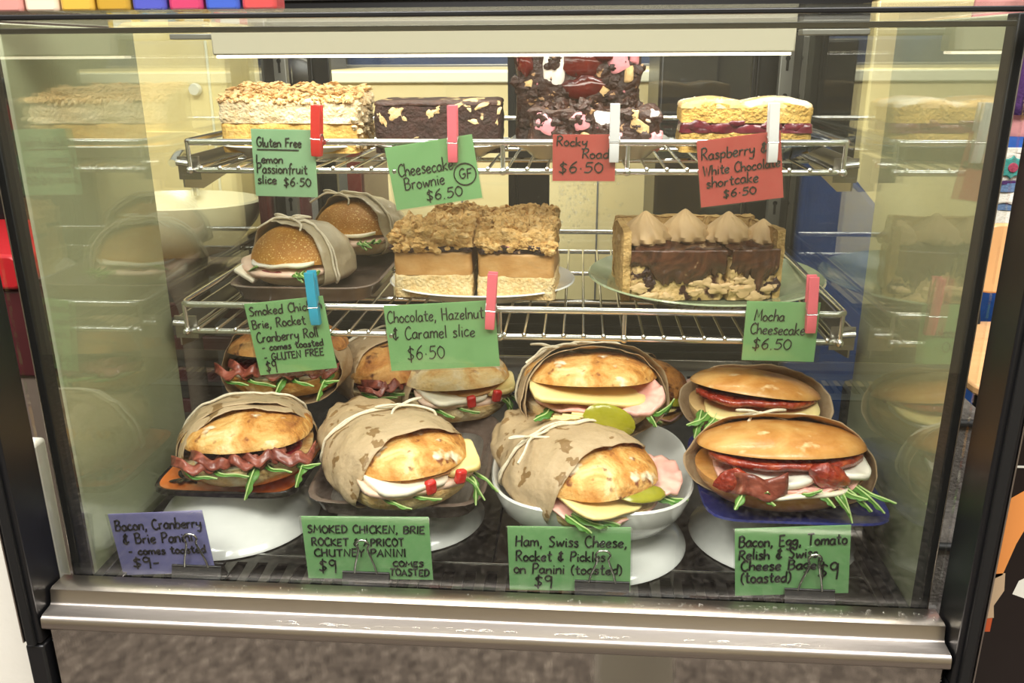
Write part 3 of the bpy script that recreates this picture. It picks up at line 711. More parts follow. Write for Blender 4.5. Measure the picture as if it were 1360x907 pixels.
def wrap_surface(D, yr, yf, dyf, th0, pinch=.42, seed=0, crump=.0034, flare=.0, n=72, rn=30, grow=0.0, corner=0, cth=PI/2, clear=.0046, cw=.75, drop=0):
    """paper sleeve following a loaf of the sizes D = (W, L, hb, gap, ht, opening angle): open at the front along an oblique edge, pinched shut at the rear; yr and yf in metres back from the front tip"""
    W, L, hb, gap, ht, op, p, q, se = D
    so = math.sin(R(op)); vs = []; fs = []
    def P(s, th):
        front = -L/2+yf+dyf*math.cos(th-th0)
        if corner:
            d = (th-cth+PI) % (2*PI)-PI
            front -= corner*max(0, 1-abs(d)/cw)
        rear = -L/2+yr
        y = rear+(front-rear)*s
        u = y/(L/2)
        wy = max(0.0, 1-min(1, abs(u))**se)**(1/se); hy = max(0.0, 1-min(1, abs(u))**p)**q
        tail = min(1, max(0, (y-rear)*-1+0)/1) if False else min(1, abs(rear-y)/.055)
        tf = pinch+(1-pinch)*math.sin(tail*PI/2)
        if u < 0: wy = max(wy, .80); hy = max(hy, .72)
        else: wy = max(wy, .74); hy = max(hy, .62)
        w = (W/2*wy+clear+grow)*tf
        zt = hb+gap*.55+so*max(0, L/2-y)+ht*hy+clear+grow
        zm = hb*.9; zt = zm+(zt-zm)*(.45+.55*tf); zb = zm*(.25+.75*tf)
        fl = 1+flare*max(0, (s-.7)/.3)**2
        c, sn = math.cos(th), math.sin(th)
        if sn >= 0:
            x = w*math.copysign(abs(c)**(2/2.6), c); z = zm+(zt-zm)*abs(sn)**(2/1.75)*fl
        else:
            x = w*math.copysign(abs(c)**(2/3.0), c); z = zm-zb*abs(sn)**(2/2.0)
        x *= fl
        k = Vector((x*13, y*9, z*13))
        a = noise.noise(k*2.0+Vector((seed, 0, 0))); b = noise.noise(k*4.6+Vector((0, seed, 0)))
        d = crump*((.5-abs(a)*1.8)+.6*(.4-abs(b)*1.6))+crump*.8*math.sin(th*9+seed+y*60)*max(0, 1-tail)
        d = max(d, -clear*.6) if sn > 0 else d
        x += d*c; z += d*sn if sn > 0 else 0
        return Vector((x, y, max(z, .0010)-drop*0))
    for i in range(rn+1):
        for j in range(n): vs.append(P(i/rn, 2*PI*j/n))
    for i in range(rn):
        for j in range(n): fs.append((i*n+j, i*n+(j+1) % n, (i+1)*n+(j+1) % n, (i+1)*n+j))
    return MB().add(vs, fs), P
def string_loop(parent, P, s0, ds, th0, off=.0026, bow_th=PI/2, bow=True, r=.0014, a0=-.55, a1=PI+.55, seed=0, double=True):
    rng = random.Random(seed)
    for q in range(2 if double else 1):
        pts = []
        for k in range(40):
            th = a0+(a1-a0)*k/39
            s = s0+ds*math.cos(th-th0)+(.035*q)*math.sin(th*2+1)
            p = P(max(.02, min(.98, s)), th); c = Vector((math.cos(th), 0, math.sin(th)))
            pts.append(p+c*off)
        st = obj('string', MB().tube(cr(pts, 2), r, 6), 'string', parent)
    if bow:
        p = P(s0+ds*math.cos(bow_th-th0), bow_th)+Vector((0, 0, .003))
        b = MB().ico(p, .0026, (1.3, 1, .9))
        for sg in (-1, 1):
            L = .022+.006*rng.random()
            b.tube(cr([p, p+Vector((sg*L*.5, -.004, .005)), p+Vector((sg*L, .004, .002)), p+Vector((sg*L*.6, .007, .001)), p], 6), r, 6)
            b.tube(cr([p, p+Vector((sg*.012, -.012, .002)), p+Vector((sg*.024+.004, -.017-.006*rng.random(), -.003)), p+Vector((sg*.031, -.026, -.010))], 6), r, 6)
        obj('bow', b, 'string', parent)
def sandwich(name, label, cat, loc, rot, W, L, hb, gap, ht, fill, wrap, group, tops='panini', bots='panini_b', open_=6, seed=0, tilt=(0, 0), se=2.3, amp=.003, p=2.6, q=.62, lift=0, roll=0):
    t = thing(name, label, cat, loc, (R(tilt[0]), R(tilt[1]), R(rot)), group)
    bb = bun_mesh(W/2, L/2, hb, False, 3.0, .5, se, amp*.7, 30, seed+3)
    obj('bottom_bun', bb, bots, t, True, loc=(0, 0, hb))
    tb = bun_mesh(W/2, L/2, ht, True, p, q, se, amp, 26, seed)
    hinge = L/2
    rx = R(-open_)
    # hinge at the rear: front raised
    zc = hb+gap*.55; mt = Matrix.Rotation(rx, 4, 'X'); off = mt @ Vector((0, -hinge, 0))
    o = obj('top_bun', tb, tops, t, True, loc=(off.x, off.y+hinge, zc+off.z), rot=(rx, R(roll), 0))
    f = -L/2
    fill(t, W, f, hb, gap)
    if wrap: wrap(t, (W, L, hb, gap, ht, open_, p, q, se))
    return t
def put(parent, name, mb, mat, loc, rot=(0, 0, 0), solid=.0025, **k):
    return obj(name, mb, mat, parent, True, solid=solid, loc=loc, rot=tuple(R(a) for a in rot), **k)

# --- fillings
def fill_bacon(seed, partial=False):
    def F(t, W, f, hb, g):
        rng = random.Random(seed)
        put(t, 'brie_slice', slab(W*.40, .045, .002, 40, seed, 3), 'brie', (0, f+.052, hb+.003), (0, 0, 3), .004)
        put(t, 'cranberry_layer', slab(W*.42, .05, .002, 60, seed+1), 'cran', (0, f+.058, hb+.006), (0, 0, 0), .002)
        for k, x in enumerate((-.34, -.22, .02, .12, .34)):
            x = x*W; d = rng.uniform(-.003, .003); e = rng.uniform(.7, 1.3)
            put(t, 'bacon_rasher', strip([(x-.024*e, f+.020, .001+d*.5), (x-.012*e, f+.002, .004+d), (x-.002, f-.002+d, -.003), (x+.008, f-.001, .002-d), (x+.014*e, f+.002, -.004), (x+.024, f+.018, .002)], .011*e, .004, 90, seed+k, side=(.2*d/.003, .75, .8)), 'bacon', (0, 0, hb+g*.55+.006+.003*(k % 2)), (0, 0, 0), .0024)
        for k, (x, dx, dz, yy) in enumerate(((-.44, .034, -.003, -.002), (-.26, .040, -.004, -.003), (.10, -.016, -.026, -.010), (.12, .030, -.004, -.003), (.44, -.012, -.020, -.006), (.36, .026, .004, -.006))):
            x *= W
            leaf(t, [(x, f+.024, hb+g*.35), (x+dx*.3, f-.002, hb+g*.3), (x+dx*.7, f+yy, hb+g*.25+dz*.5), (x+dx, f+yy-.003, hb+g*.2+dz)], (.015 if k in (2, 4) else rng.uniform(.008, .011)), 'leaf' if k % 3 else 'leaf_dark', seed+k)
    return F
def fill_chicken(seed):
    def F(t, W, f, hb, g):
        rng = random.Random(seed)
        put(t, 'chicken_slice', slab(W*.44, .05, .0018, 40, seed, 3), 'chicken', (.002, f+.051, hb+.004), (2, 0, 2), .006)
        put(t, 'chicken_slice', slab(W*.30, .04, .0018, 40, seed+1, 3), 'chicken', (-W*.16, f+.036, hb+.010), (3, 3, -6), .005)
        put(t, 'brie_slice', slab(W*.30, .04, .002, 40, seed+2, 4), 'brie', (-W*.13, f+.034, hb+.013), (4, 5, 10), .005)
        put(t, 'brie_slice', slab(W*.14, .030, .002, 40, seed+3, 5), 'cheese', (W*.34, f+.032, hb+.014), (2, -10, -16), .006)
        put(t, 'chutney_layer', slab(W*.38, .045, .002, 60, seed+4), 'caramel', (0, f+.05, hb+.017), (4, 0, 0), .002)
        for k, (x, z) in enumerate(((-.02, .010), (.22, .013))):
            put(t, 'pepper_piece', MB().box((0, 0, 0), (.011, .008, .015), rot=Euler((.15, .25*k-.1, .1))), 'pepper', (x*W, f-.004, hb+z), (0, 0, 0), 0, bevel=.0025)
        for k, (x, dx, dz) in enumerate(((-.34, .02, -.005), (-.18, .03, -.003), (.30, .012, -.017), (.36, -.006, -.02), (.40, .014, -.012))):
            x *= W
            leaf(t, [(x, f+.02, hb+.002), (x+dx*.3, f-.002, hb+.002), (x+dx*.7, f-.007, hb+dz*.5), (x+dx, f-.010, hb+dz)], rng.uniform(.006, .009), 'leaf', seed+k)
    return F
def fill_ham(seed, upper):
    def F(t, W, f, hb, g):
        rng = random.Random(seed)
        if upper:
            put(t, 'ham_slice', slab(W*.42, .05, .004, 60, seed, 2.5, ruff=.002), 'ham', (0, f+.050, hb+.006), (0, 0, 0), .003)
            put(t, 'ham_slice', slab(W*.2, .03, .004, 80, seed+2, 2.2, ruff=.002), 'ham', (W*.32, f+.026, hb+.012), (14, -8, 0), .006)
            put(t, 'cheese_slice', slab(W*.42, .040, .002, 24, seed+1, 7, droop=.002), 'cheese', (-.006, f+.040, hb+g+.006), (4, 5, 4), .0045)
            pk = MB()
            pts = [(-.033, .0, .010), (-.022, -.002, .006), (-.006, -.003, .0), (.010, -.003, -.006), (.018, -.003, -.008)]
            pk.ico((0, 0, 0), .028, (1.05, .17, .62), .06, 2, n=3)
            put(t, 'pickle_slice', pk, 'pickle', (W*.10, f-.008, hb-.001), (-8, 22, 4), 0)
            for k in range(4):
                x = -W*.36+.010*k
                put(t, 'cheese_shred', MB().tube([(x, f+.002, .002*k), (x+.022, f-.006, .0015*k+.002), (x+.034, f-.003, .004-.001*k)], .0018, 6), 'cheese', (0, 0, hb-.002), (0, 0, 0), 0)
            ls = ((-.30, -.02, -.002), (.36, .012, -.010), (.40, .02, .016), (.46, .014, .022))
        else:
            put(t, 'ham_slice', slab(W*.46, .055, .005, 50, seed, 2.5, droop=.006, ruff=.0022), 'ham', (-.004, f+.054, hb+.005), (4, 0, 4), .0024)
            put(t, 'ham_slice', slab(W*.20, .034, .004, 60, seed+1, 2.5, ruff=.002), 'ham', (W*.40, f+.034, hb+.012), (6, -6, -30), .003)
            put(t, 'swiss_cheese_slice', slab(W*.28, .04, .002, 30, seed+2, 5), 'cheese', (-W*.14, f+.034, hb+.013), (6, 6, 6), .003)
            pk = MB().ico((0, 0, 0), .024, (1.15, .5, .17), .06, 4, n=3)
            put(t, 'pickle_slice', pk, 'pickle', (W*.13, f+.006, hb+.0165), (20, 8, -6), 0)
            ls = ((-.42, .012, -.004), (-.36, .022, -.003), (-.30, .028, -.005), (.30, .02, -.004), (.34, .022, .0))
        for k, (x, dx, dz) in enumerate(ls):
            x *= W
            leaf(t, [(x, f+.024, hb+.004), (x+dx*.3, f+.004, hb+.003), (x+dx*.7, f-.001, hb+.002+dz*.5), (x+dx, f-.003, hb+dz)], rng.uniform(.010, .015), 'leaf' if k % 2 else 'leaf_dark', seed+k)
    return F
def fill_bagel(seed, upper):
    def F(t, W, f, hb, g):
        rng = random.Random(seed)
        put(t, 'relish_layer', slab(W*.45, .05, .003, 60, seed, 2.4, droop=.004), 'relish', (0, f+.054, hb+(.0150 if upper else .0190)), (-12.5, 0, 0), .006)
        if upper:
            put(t, 'cheese_slice', slab(W*.42, .04, .002, 40, seed+1, 4), 'cheese', (.006, f+.036, hb+.009), (3, -3, 0), .003)
            put(t, 'egg_piece', slab(W*.36, .04, .002, 40, seed+2, 3), 'egg', (.014, f+.035, hb+.006), (3, -2, 0), .004)
            put(t, 'bacon_rasher', strip([(-.03, f+.01, 0), (0, f-.006, .002), (.03, f-.005, .001), (.05, f+.01, 0)], .012, .003, 80, seed, side=(0, 1, .6)), 'ham', (0, 0, hb+.003), (0, 0, 0), .002)
            ls = ((-.34, -.024, -.001), (-.28, -.014, -.006), (-.24, .026, .003), (-.06, .022, .003), (.10, .024, .002), (-.40, -.006, -.016))
        else:
            put(t, 'egg_piece', slab(W*.24, .04, .003, 50, seed+1, 2.5), 'egg', (-W*.08, f+.037, hb+g*1.0), (8, -4, 0), .006)
            put(t, 'egg_piece', slab(W*.12, .03, .003, 50, seed+6, 2.5), 'egg', (W*.33, f+.034, hb+g*1.1), (4, 4, 0), .005)
            put(t, 'ham_slice', slab(W*.34, .05, .005, 60, seed+2, 2.4, ruff=.0025), 'ham', (W*.10, f+.047, hb+g*.5), (4, -4, 4), .0028)
            put(t, 'ham_slice', slab(W*.40, .05, .005, 60, seed+3, 2.4, ruff=.002), 'ham', (-W*.02, f+.049, hb+g*.4), (2, 0, 4), .0035)
            put(t, 'cheese_slice', slab(W*.28, .04, .003, 40, seed+4, 4), 'brie', (W*.02, f+.032, hb+.003), (2, -4, 0), .003)
            pk = MB().ico((0, 0, 0), .017, (1.2, .5, .7), .3, 8, n=3)
            put(t, 'relish_blob', pk, 'relish', (W*.16, f+.003, hb+g*1.2), (0, 20, 0), 0)
            put(t, 'relish_blob', MB().ico((0, 0, 0), .013, (1.3, .5, .8), .3, 9, n=3), 'relish', (-W*.36, f+.010, hb+g*.7), (0, -10, 0), 0)
            put(t, 'bacon_rasher', strip([(-.030, f+.012, -.004), (-.014, f-.007, .004), (.0, f-.008, -.002), (.02, f-.003, .003)], .020, .004, 70, seed, side=(0, .3, 1)), 'bacon', (-W*.2, 0, hb+g*.75), (0, 0, 0), .0025)
            ls = ((-.30, -.012, -.008), (-.26, .018, -.004), (-.2, .0, .01), (.10, .014, -.006), (.16, .018, -.012), (.22, .012, -.022), (.26, .022, -.010), (.32, .024, -.012), (.34, .030, -.002), (.24, .02, .002), (-.02, .02, .012))
        for k, (x, dx, dz) in enumerate(ls):
            x *= W
            leaf(t, [(x, f+.02, hb+.005), (x+dx*.3, f-.002, hb+.004), (x+dx*.7, f-.008, hb+.002+dz*.5), (x+dx, f-.011, hb+dz)], rng.uniform(.009, .013), 'leaf', seed+k)
    return F
def fill_roll(seed):
    def F(t, W, f, hb, g):
        put(t, 'chicken_slice', slab(W*.47, .05, .003, 36, seed, 2.6, droop=.004), 'chicken', (-.004, f+.042, hb+.008), (4, 2, 2), .006)
        put(t, 'cranberry_layer', slab(W*.3, .04, .002, 60, seed+1), 'cran', (0, f+.037, hb+.003), (0, 0, 0), .004)
        put(t, 'brie_slice', slab(W*.30, .04, .002, 40, seed+2, 3), 'brie', (W*.06, f+.036, hb+.015), (4, -3, 4), .004)
        put(t, 'brie_slice', slab(W*.2, .03, .002, 40, seed+3, 3), 'egg', (-W*.12, f+.027, hb+.013), (4, 4, 4), .003)
        put(t, 'brie_slice', MB().box((0, 0, 0), (.03, .02, .006), rot=Euler((.2, .5, .1))), 'brie', (-W*.32, f+.002, hb-.001), (0, 0, 0), 0, bevel=.002)
        for k, (x, dx, dz) in enumerate(((.26, .02, -.003), (.34, .014, .010), (-.3, .02, .010), (.40, .012, .006), (.2, .02, -.006))):
            x *= W
            leaf(t, [(x, f+.02, hb+.006), (x+dx*.3, f-.002, hb+.005), (x+dx*.7, f-.005, hb+.004+dz*.5), (x+dx, f-.007, hb+.002+dz)], .010, 'leaf_dark' if k % 2 else 'leaf', seed+k)
    return F
def paper(yr, yf, dyf, th0, seed, mat='paper', string=None, second=None, **k):
    def wr(t, D):
        mb, P = wrap_surface(D, yr, yf, dyf, R(th0), seed=seed, **k)
        obj('paper_wrap', mb, mat, t, True, solid=.0005)
        if second:
            kk = dict(k); kk.update(second); kk['grow'] = .0016; kk['th0'] = R(kk['th0'])
            mb2, P = wrap_surface(D, seed=seed+5, **kk)
            obj('paper_flap', mb2, mat, t, True, solid=.0005)
        if string: string_loop(t, P, **string)
    return wr
# ------------------------------------------------------------------ dishes and stands on the deck
def dish_stand(label, x, y, r, h, group='white dishes under the plates'):
    t = thing('dish_stand', label, 'stand', (x, y, ZD), 0, group)
    obj('dish', MB().lathe([(r-.002, .0), (r, .0015), (r-.001, .004), (r*.86, .012), (r*.66, h*.60), (r*.52, h*.86), (r*.46, h-.003), (r*.44, h), (0, h)], 56), 'white_china', t, True)
    obj('foot_ring', MB().lathe([(r*.40, h), (r*.40, h+.0025), (r*.36, h+.0025), (r*.36, h)], 48), 'white_china', t, True)
    return t
HS = .045
ZP = ZD+HS+.0026
dish_stand('upturned white dish under the orange plate', -.302, .190, .094, HS)
dish_stand('upturned white dish under the brown stoneware tray of panini', -.104, .205, .083, HS)
dish_stand('upturned white dish under the white bowl', .108, .168, .090, .022)
dish_stand('upturned white dish under the blue tray', .292, .190, .088, .064)

def tray(name, label, cat, loc, w, d, h, mats, se=6, base=.72, rimw=.006, rot=0, inner=None, under=None, lip=0):
    t = thing(name, label, cat, loc, R(rot)); a = w/2; r = d/w
    obj('tray_body', MB().lathe([(0, 0), (a*base, 0), (a*(base+.05), .001), (a*.93, h*.55), (a-.001, h-.002), (a, h), (a-rimw*.5, h+.001), (a-rimw, h-.001), (a*.90, h*.62), (a*base*.98, .0045), (0, .0045)], 72, sy=r, se=se), mats[0], t, True)
    if inner: obj('tray_floor', MB().lathe([(0, .0052), (a*base*.93, .0052), (a*base*.96, .0046)], 64, sy=r, se=se), inner, t, True)
    return t
# orange plate
op = thing('square_plate', 'square orange plate with black rim and black leaf motif', 'plate', (-.2890, .206, ZP), 0)
a = .0785
obj('plate_body', MB().lathe([(0, 0), (a*.72, 0), (a*.75, .001), (a*.96, .0095), (a, .013), (a*.992, .0155), (a*.95, .0145), (a*.80, .0075), (0, .0065)], 80, sy=1.0, se=7), 'white_china', op, True)
obj('glazed_face', MB().lathe([(0, .0073), (a*.80, .0082), (a*.955, .0156)], 80, sy=1.0, se=7), 'orange_glaze', op, True)
obj('black_rim', MB().lathe([(a*.945, .0150), (a*.99, .0166), (a*1.006, .0145), (a*1.004, .0105), (a*.975, .0088)], 80, sy=1.0, se=7), 'black_glaze', op, True)
lm = MB()
for k in range(7):
    an = -2.2+.73*k; c = Vector((-.056+.0085*math.cos(an), -.040+.0085*math.sin(an), .0118))
    lm.ico(c, .0085, (1, .42, .06), rot=Euler((0, -.16, an)))
lm.tube([(-.052, -.042, .0115), (-.038, -.048, .0103)], .0018, 6)
obj('leaf_motif', lm, 'black_glaze', op, True)
tray('stoneware_tray', 'brown stoneware tray carrying chicken panini with red peppers', 'tray', (-.104, .222, ZP), .186, .236, .021, ['brown_glaze'], 7, .84, .006, inner='stripe_glaze')
# white bowl
bw = thing('oval_bowl', 'deep white rounded bowl holding the ham panini', 'bowl', (.097, .195, ZD+.022+.0026))
a = .1055
obj('bowl_body', MB().lathe([(0, 0), (a*.60, 0), (a*.64, .001), (a*.80, .012), (a*.93, .030), (a*.985, .046), (a, .054), (a*.985, .056), (a*.965, .054), (a*.92, .040), (a*.80, .020), (a*.62, .006), (0, .005)], 80, sy=1.08, se=3.0), 'white_china', bw, True)
# blue tray
bt = thing('square_tray', 'cobalt blue square tray under the bagels', 'tray', (.2920, .178, ZD+.064+.0026))
a = .0885
obj('tray_body', MB().lathe([(0, 0), (a*.70, 0), (a*.75, .001), (a*.97, .008), (a, .0105), (a*.99, .0125), (a*.95, .0115), (a*.78, .006), (0, .005)], 80, sy=1.12, se=7), 'blue_glaze', bt, True)

# ------------------------------------------------------------------ sandwiches on the bottom deck
GB, GC, GH, GG = 'bacon panini', 'chicken panini', 'ham panini', 'bagels'
zb = ZP+.0090
sandwich('bacon_panini', 'bacon panini lying directly on the orange plate', 'panini', (-.278, .194, zb), 17, .138, .150, .033, .011, .029, fill_bacon(11),
    paper(.180, .058, .026, -10, 11, 'paper_wet', dict(s0=.52, ds=.08, th0=R(60), bow=False, seed=1), second=dict(yr=.17, yf=.075, dyf=.025, th0=-20), corner=.014, cth=R(60)), GB, open_=6, seed=1)
sandwich('bacon_panini', 'bacon panini at the back of the orange plate, raised behind the roll ticket', 'panini', (-.270, .324, zb+.048), 4, .140, .150, .033, .014, .028, fill_bacon(21),
    paper(.165, .028, .012, 90, 21, 'paper', None, flare=.12, clear=.004), GB, tops='panini_dark', bots='panini', open_=9, seed=5)
sandwich('bacon_panini', 'bacon panini half hidden to the right of the raised one', 'panini', (-.172, .398, zb+.010), 38, .125, .150, .028, .012, .036, fill_bacon(31),
    paper(.170, .060, .020, 0, 31, 'paper', dict(s0=.5, ds=.08, th0=R(60), seed=3)), GB, tops='panini_dark', open_=3, seed=8)
zc_ = ZP+.0062
sandwich('chicken_panini', 'chicken panini at the front of the brown tray with tied string bow', 'panini', (-.106, .160, zc_+.005), 34, .134, .170, .032, .009, .029, fill_chicken(12),
    paper(.225, .058, .026, -25, 12, 'paper_wet', dict(s0=.50, ds=.10, th0=R(50), seed=5, bow_th=R(80)), clear=.006, corner=.020, cth=R(55), pinch=.5), GC, open_=5, seed=12)
sandwich('chicken_panini', 'chicken panini at the rear of the brown tray', 'panini', (-.075, .375, zc_+.004), 24, .134, .150, .032, .010, .031, fill_chicken(22),
    paper(.175, .075, .030, -20, 22, 'paper', dict(s0=.5, ds=.08, th0=R(60), bow=False, seed=7)), GC, tops='panini_b', open_=7, seed=15)
zh = ZD+.022+.0026+.0075
sandwich('ham_panini', 'ham panini lying lowest in the white bowl with ham sticking out', 'panini', (.084, .158, zh+.018), 33, .136, .172, .031, .010, .029, fill_ham(13, False),
    paper(.215, .062, .028, -25, 13, 'paper_wet', dict(s0=.55, ds=.10, th0=R(50), seed=9, bow_th=R(120)), clear=.0075, corner=.018, cth=R(50), pinch=.5), GH, open_=5, seed=19, tilt=(3, 0))
sandwich('ham_panini', 'ham panini raised highest in the bowl with a whole gherkin slice hanging out', 'panini', (.094, .278, zh+.058), 4, .150, .150, .036, .014, .028, fill_ham(23, True),
    paper(.170, .030, .016, 60, 23, 'paper', dict(s0=.62, ds=.05, th0=R(60), seed=11, bow_th=R(115)), flare=.13, clear=.004, second=dict(yr=.16, yf=.045, dyf=.02, th0=30)), GH, open_=10, seed=23)
sandwich('ham_panini', 'ham panini half hidden at the rear right of the white bowl', 'panini', (.152, .372, zh+.022), 30, .120, .140, .028, .013, .036, fill_ham(33, False),
    paper(.165, .070, .025, 0, 33, 'paper', None), GH, tops='panini_dark', bots='panini', open_=5, seed=27)
zg = ZD+.064+.0026+.0065
sandwich('bagel', 'bagel at the front of the blue tray with bacon and relish', 'bagel', (.280, .142, zg), 4, .162, .130, .034, .016, .021, fill_bagel(14, False),
    paper(.145, .062, .030, 150, 14, 'paper', dict(s0=.6, ds=.04, th0=R(60), seed=13, bow_th=R(95)), flare=.10, clear=.004), GG, tops='bagel', bots='bagel', open_=12, seed=31, amp=.0012, p=2.2, q=.6, se=2.1)
sandwich('bagel', 'bagel at the back of the blue tray with red relish under its lid', 'bagel', (.281, .283, zg+.004), -8, .144, .130, .037, .006, .020, fill_bagel(24, True),
    paper(.145, .075, .030, 110, 24, 'paper', dict(s0=.6, ds=.04, th0=R(60), bow=False, seed=15), flare=.14, clear=.004), GG, tops='bagel', bots='bagel_pale', open_=13, seed=37, amp=.0012, p=2.2, q=.6, se=2.1, roll=4)

# ------------------------------------------------------------------ middle shelf
Z2 = .292-.031+.0045
tray('stoneware_tray', 'small brown stoneware tray carrying two polenta rolls', 'tray', (-.262, .450, Z2), .190, .215, .020, ['brown_glaze'], 6, .84, .006)
zr = Z2+.0062
sandwich('chicken_roll', 'polenta roll at the front of the small brown tray', 'roll', (-.280, .432, zr), -16, .130, .125, .022, .013, .044, fill_roll(15),
    paper(.150, .036, .016, 180, 15, 'paper_white', dict(s0=.86, ds=.02, th0=R(60), seed=17, bow_th=R(92)), flare=.06, crump=.004, clear=.004), 'polenta rolls', tops='roll', bots='crumb', open_=3, seed=41, amp=.0014, p=2.2, q=.56, se=2.1)
sandwich('chicken_roll', 'polenta roll behind the front roll on the small brown tray', 'roll', (-.232, .560, zr+.012), -16, .130, .120, .022, .013, .044, fill_roll(25),
    paper(.150, .036, .016, 180, 25, 'paper_white', dict(s0=.86, ds=.02, th0=R(60), seed=19, bow_th=R(110)), flare=.06, crump=.004, clear=.004), 'polenta rolls', tops='roll', bots='crumb', open_=3, seed=43, amp=.0014, p=2.2, q=.56, se=2.1)
def sculpt(name, w, d, h, mat, parent, loc=(0, 0, 0), amp=.0015, freq=70, seed=0, nx=22, ny=16, nz_=10, rot=0, topf=None, rnd=.003, taper=0):
    """a cut block of cake: dense box skin, displaced"""
    mb = MB(); idx = {}
    vs = []; fs = []
    def vid(i, j, k):
        if (i, j, k) in idx: return idx[(i, j, k)]
        x, y, z = (i/nx-.5)*w, (j/ny-.5)*d, k/nz_*h
        # soft edges
        ex = min(i, nx-i) == 0; ey = min(j, ny-j) == 0; ez = (k == nz_)
        if ex and ey: x *= 1-rnd/w*1.2; y *= 1-rnd/d*1.2
        if ez and (ex or ey):
            if ex: x *= 1-rnd/w*1.2
            if ey: y *= 1-rnd/d*1.2
            z -= rnd*.4
        v = Vector((x, y, z))
        dn = nz(v, freq, seed)*amp+nz(v, freq*3, seed+4)*amp*.5
        n_ = Vector(((i == nx)-(i == 0), (j == ny)-(j == 0), (k == nz_)))
        if n_.length: n_.normalize()
        v = v+n_*dn
        if topf and k == nz_: v.z += topf(x, y)
        elif topf: v.z += topf(x, y)*k/nz_
        idx[(i, j, k)] = len(vs); vs.append(v); return idx[(i, j, k)]
    for i in range(nx):
        for j in range(ny):
            fs.append([vid(i, j, nz_), vid(i+1, j, nz_), vid(i+1, j+1, nz_), vid(i, j+1, nz_)])
            fs.append([vid(i, j, 0), vid(i, j+1, 0), vid(i+1, j+1, 0), vid(i+1, j, 0)])
        for k in range(nz_):
            fs.append([vid(i, 0, k), vid(i+1, 0, k), vid(i+1, 0, k+1), vid(i, 0, k+1)])
            fs.append([vid(i, ny, k), vid(i, ny, k+1), vid(i+1, ny, k+1), vid(i+1, ny, k)])
    for j in range(ny):
        for k in range(nz_):
            fs.append([vid(0, j, k), vid(0, j, k+1), vid(0, j+1, k+1), vid(0, j+1, k)])
            fs.append([vid(nx, j, k), vid(nx, j+1, k), vid(nx, j+1, k+1), vid(nx, j, k+1)])
    return obj(name, mb.add(vs, fs), mat, parent, True, loc=loc, rot=(0, 0, R(rot)))
def lumps(w, d, z, n, r0, r1, seed, top=True, ext=0, zs=.006):
    rng = random.Random(seed); mb = MB()
    for k in range(n):
        mb.ico((rng.uniform(-w/2-ext, w/2+ext), rng.uniform(-d/2-ext, d/2+ext), z+rng.uniform(0, zs)), rng.uniform(r0, r1), (1, .9, .8), .9, seed*7+k, Euler((rng.random()*3, rng.random()*3, rng.random()*3)), n=3)
    return mb
def round_dish(name, label, cat, x, y, z, rx, ry, h, mat, se=2.0, foot=.55, rot=0, rim=.004):
    t = thing(name, label, cat, (x, y, z), R(rot)); a = rx
    obj('plate_body', MB().lathe([(0, 0), (a*foot, 0), (a*(foot+.03), .0015), (a*.80, h*.45), (a*.97, h*.9), (a, h), (a*.985, h+.0015), (a*.95, h*.96), (a*.78, h*.55), (a*foot, .0055), (0, .005)], 72, sy=ry/rx, se=se), mat, t, True)
    return t
round_dish('oval_plate', 'small white oval plate under the caramel slices', 'plate', -.043, .425, Z2, .118, .096, .016, 'white_china', 2.3, .7)
zs_ = Z2+.0068
def caramel_slice(label, x, y, rot, w, d, seed):
    t = thing('caramel_slice', label, 'slice', (x, y, zs_), R(rot), 'caramel slices')
    sculpt('shortbread_base', w, d, .029, 'shortbread', t, (0, 0, 0), .0022, 90, seed)
    sculpt('caramel_layer', w*.975, d*.975, .030, 'caramel', t, (0, 0, .0275), .0010, 40, seed+1)
    ch = sculpt('chocolate_layer', w*.985, d*.985, .007, 'choc', t, (0, 0, .0565), .0035, 110, seed+2, nz_=3)
    sculpt('crumble_topping', w, d, .018, 'crumble', t, (0, 0, .0625), .0055, 75, seed+3, topf=lambda a, b: .005*nz((a, b, seed), 45)+.003)
    obj('crumble_lumps', lumps(w*.86, d*.86, .079, 46, .005, .011, seed, zs=.006), 'crumble', t, True)
    ed = MB(); rng = random.Random(seed+50)
    for k in range(24):
        ed.ico((rng.uniform(-w/2, w/2), -d/2+rng.uniform(-.003, .002), .063+rng.uniform(-.003, .012)), rng.uniform(.003, .008), (1, .7, .8), .8, seed+k, n=3)
    obj('crumble_edge', ed, 'crumble', t, True)
    cb = MB()
    for k in range(9): cb.ico((rng.uniform(-w/2, w/2), -d/2-.001, .060+rng.uniform(-.003, .005)), rng.uniform(.002, .005), (1.4, .7, .8), .6, seed+k+30)
    obj('chocolate_chip', cb, 'choc', t, True)
    return t
caramel_slice('caramel slice at the front left of the white oval plate', -.0975, .399, 2, .096, .078, 51)
caramel_slice('caramel slice at the front right, next to the peg', .006, .394, -3, .094, .080, 52)
caramel_slice('caramel slice at the rear left, behind its neighbour', -.070, .482, 4, .09, .074, 53)
caramel_slice('caramel slice at the rear right, tallest crumble in view', .012, .480, -2, .078, .074, 54)
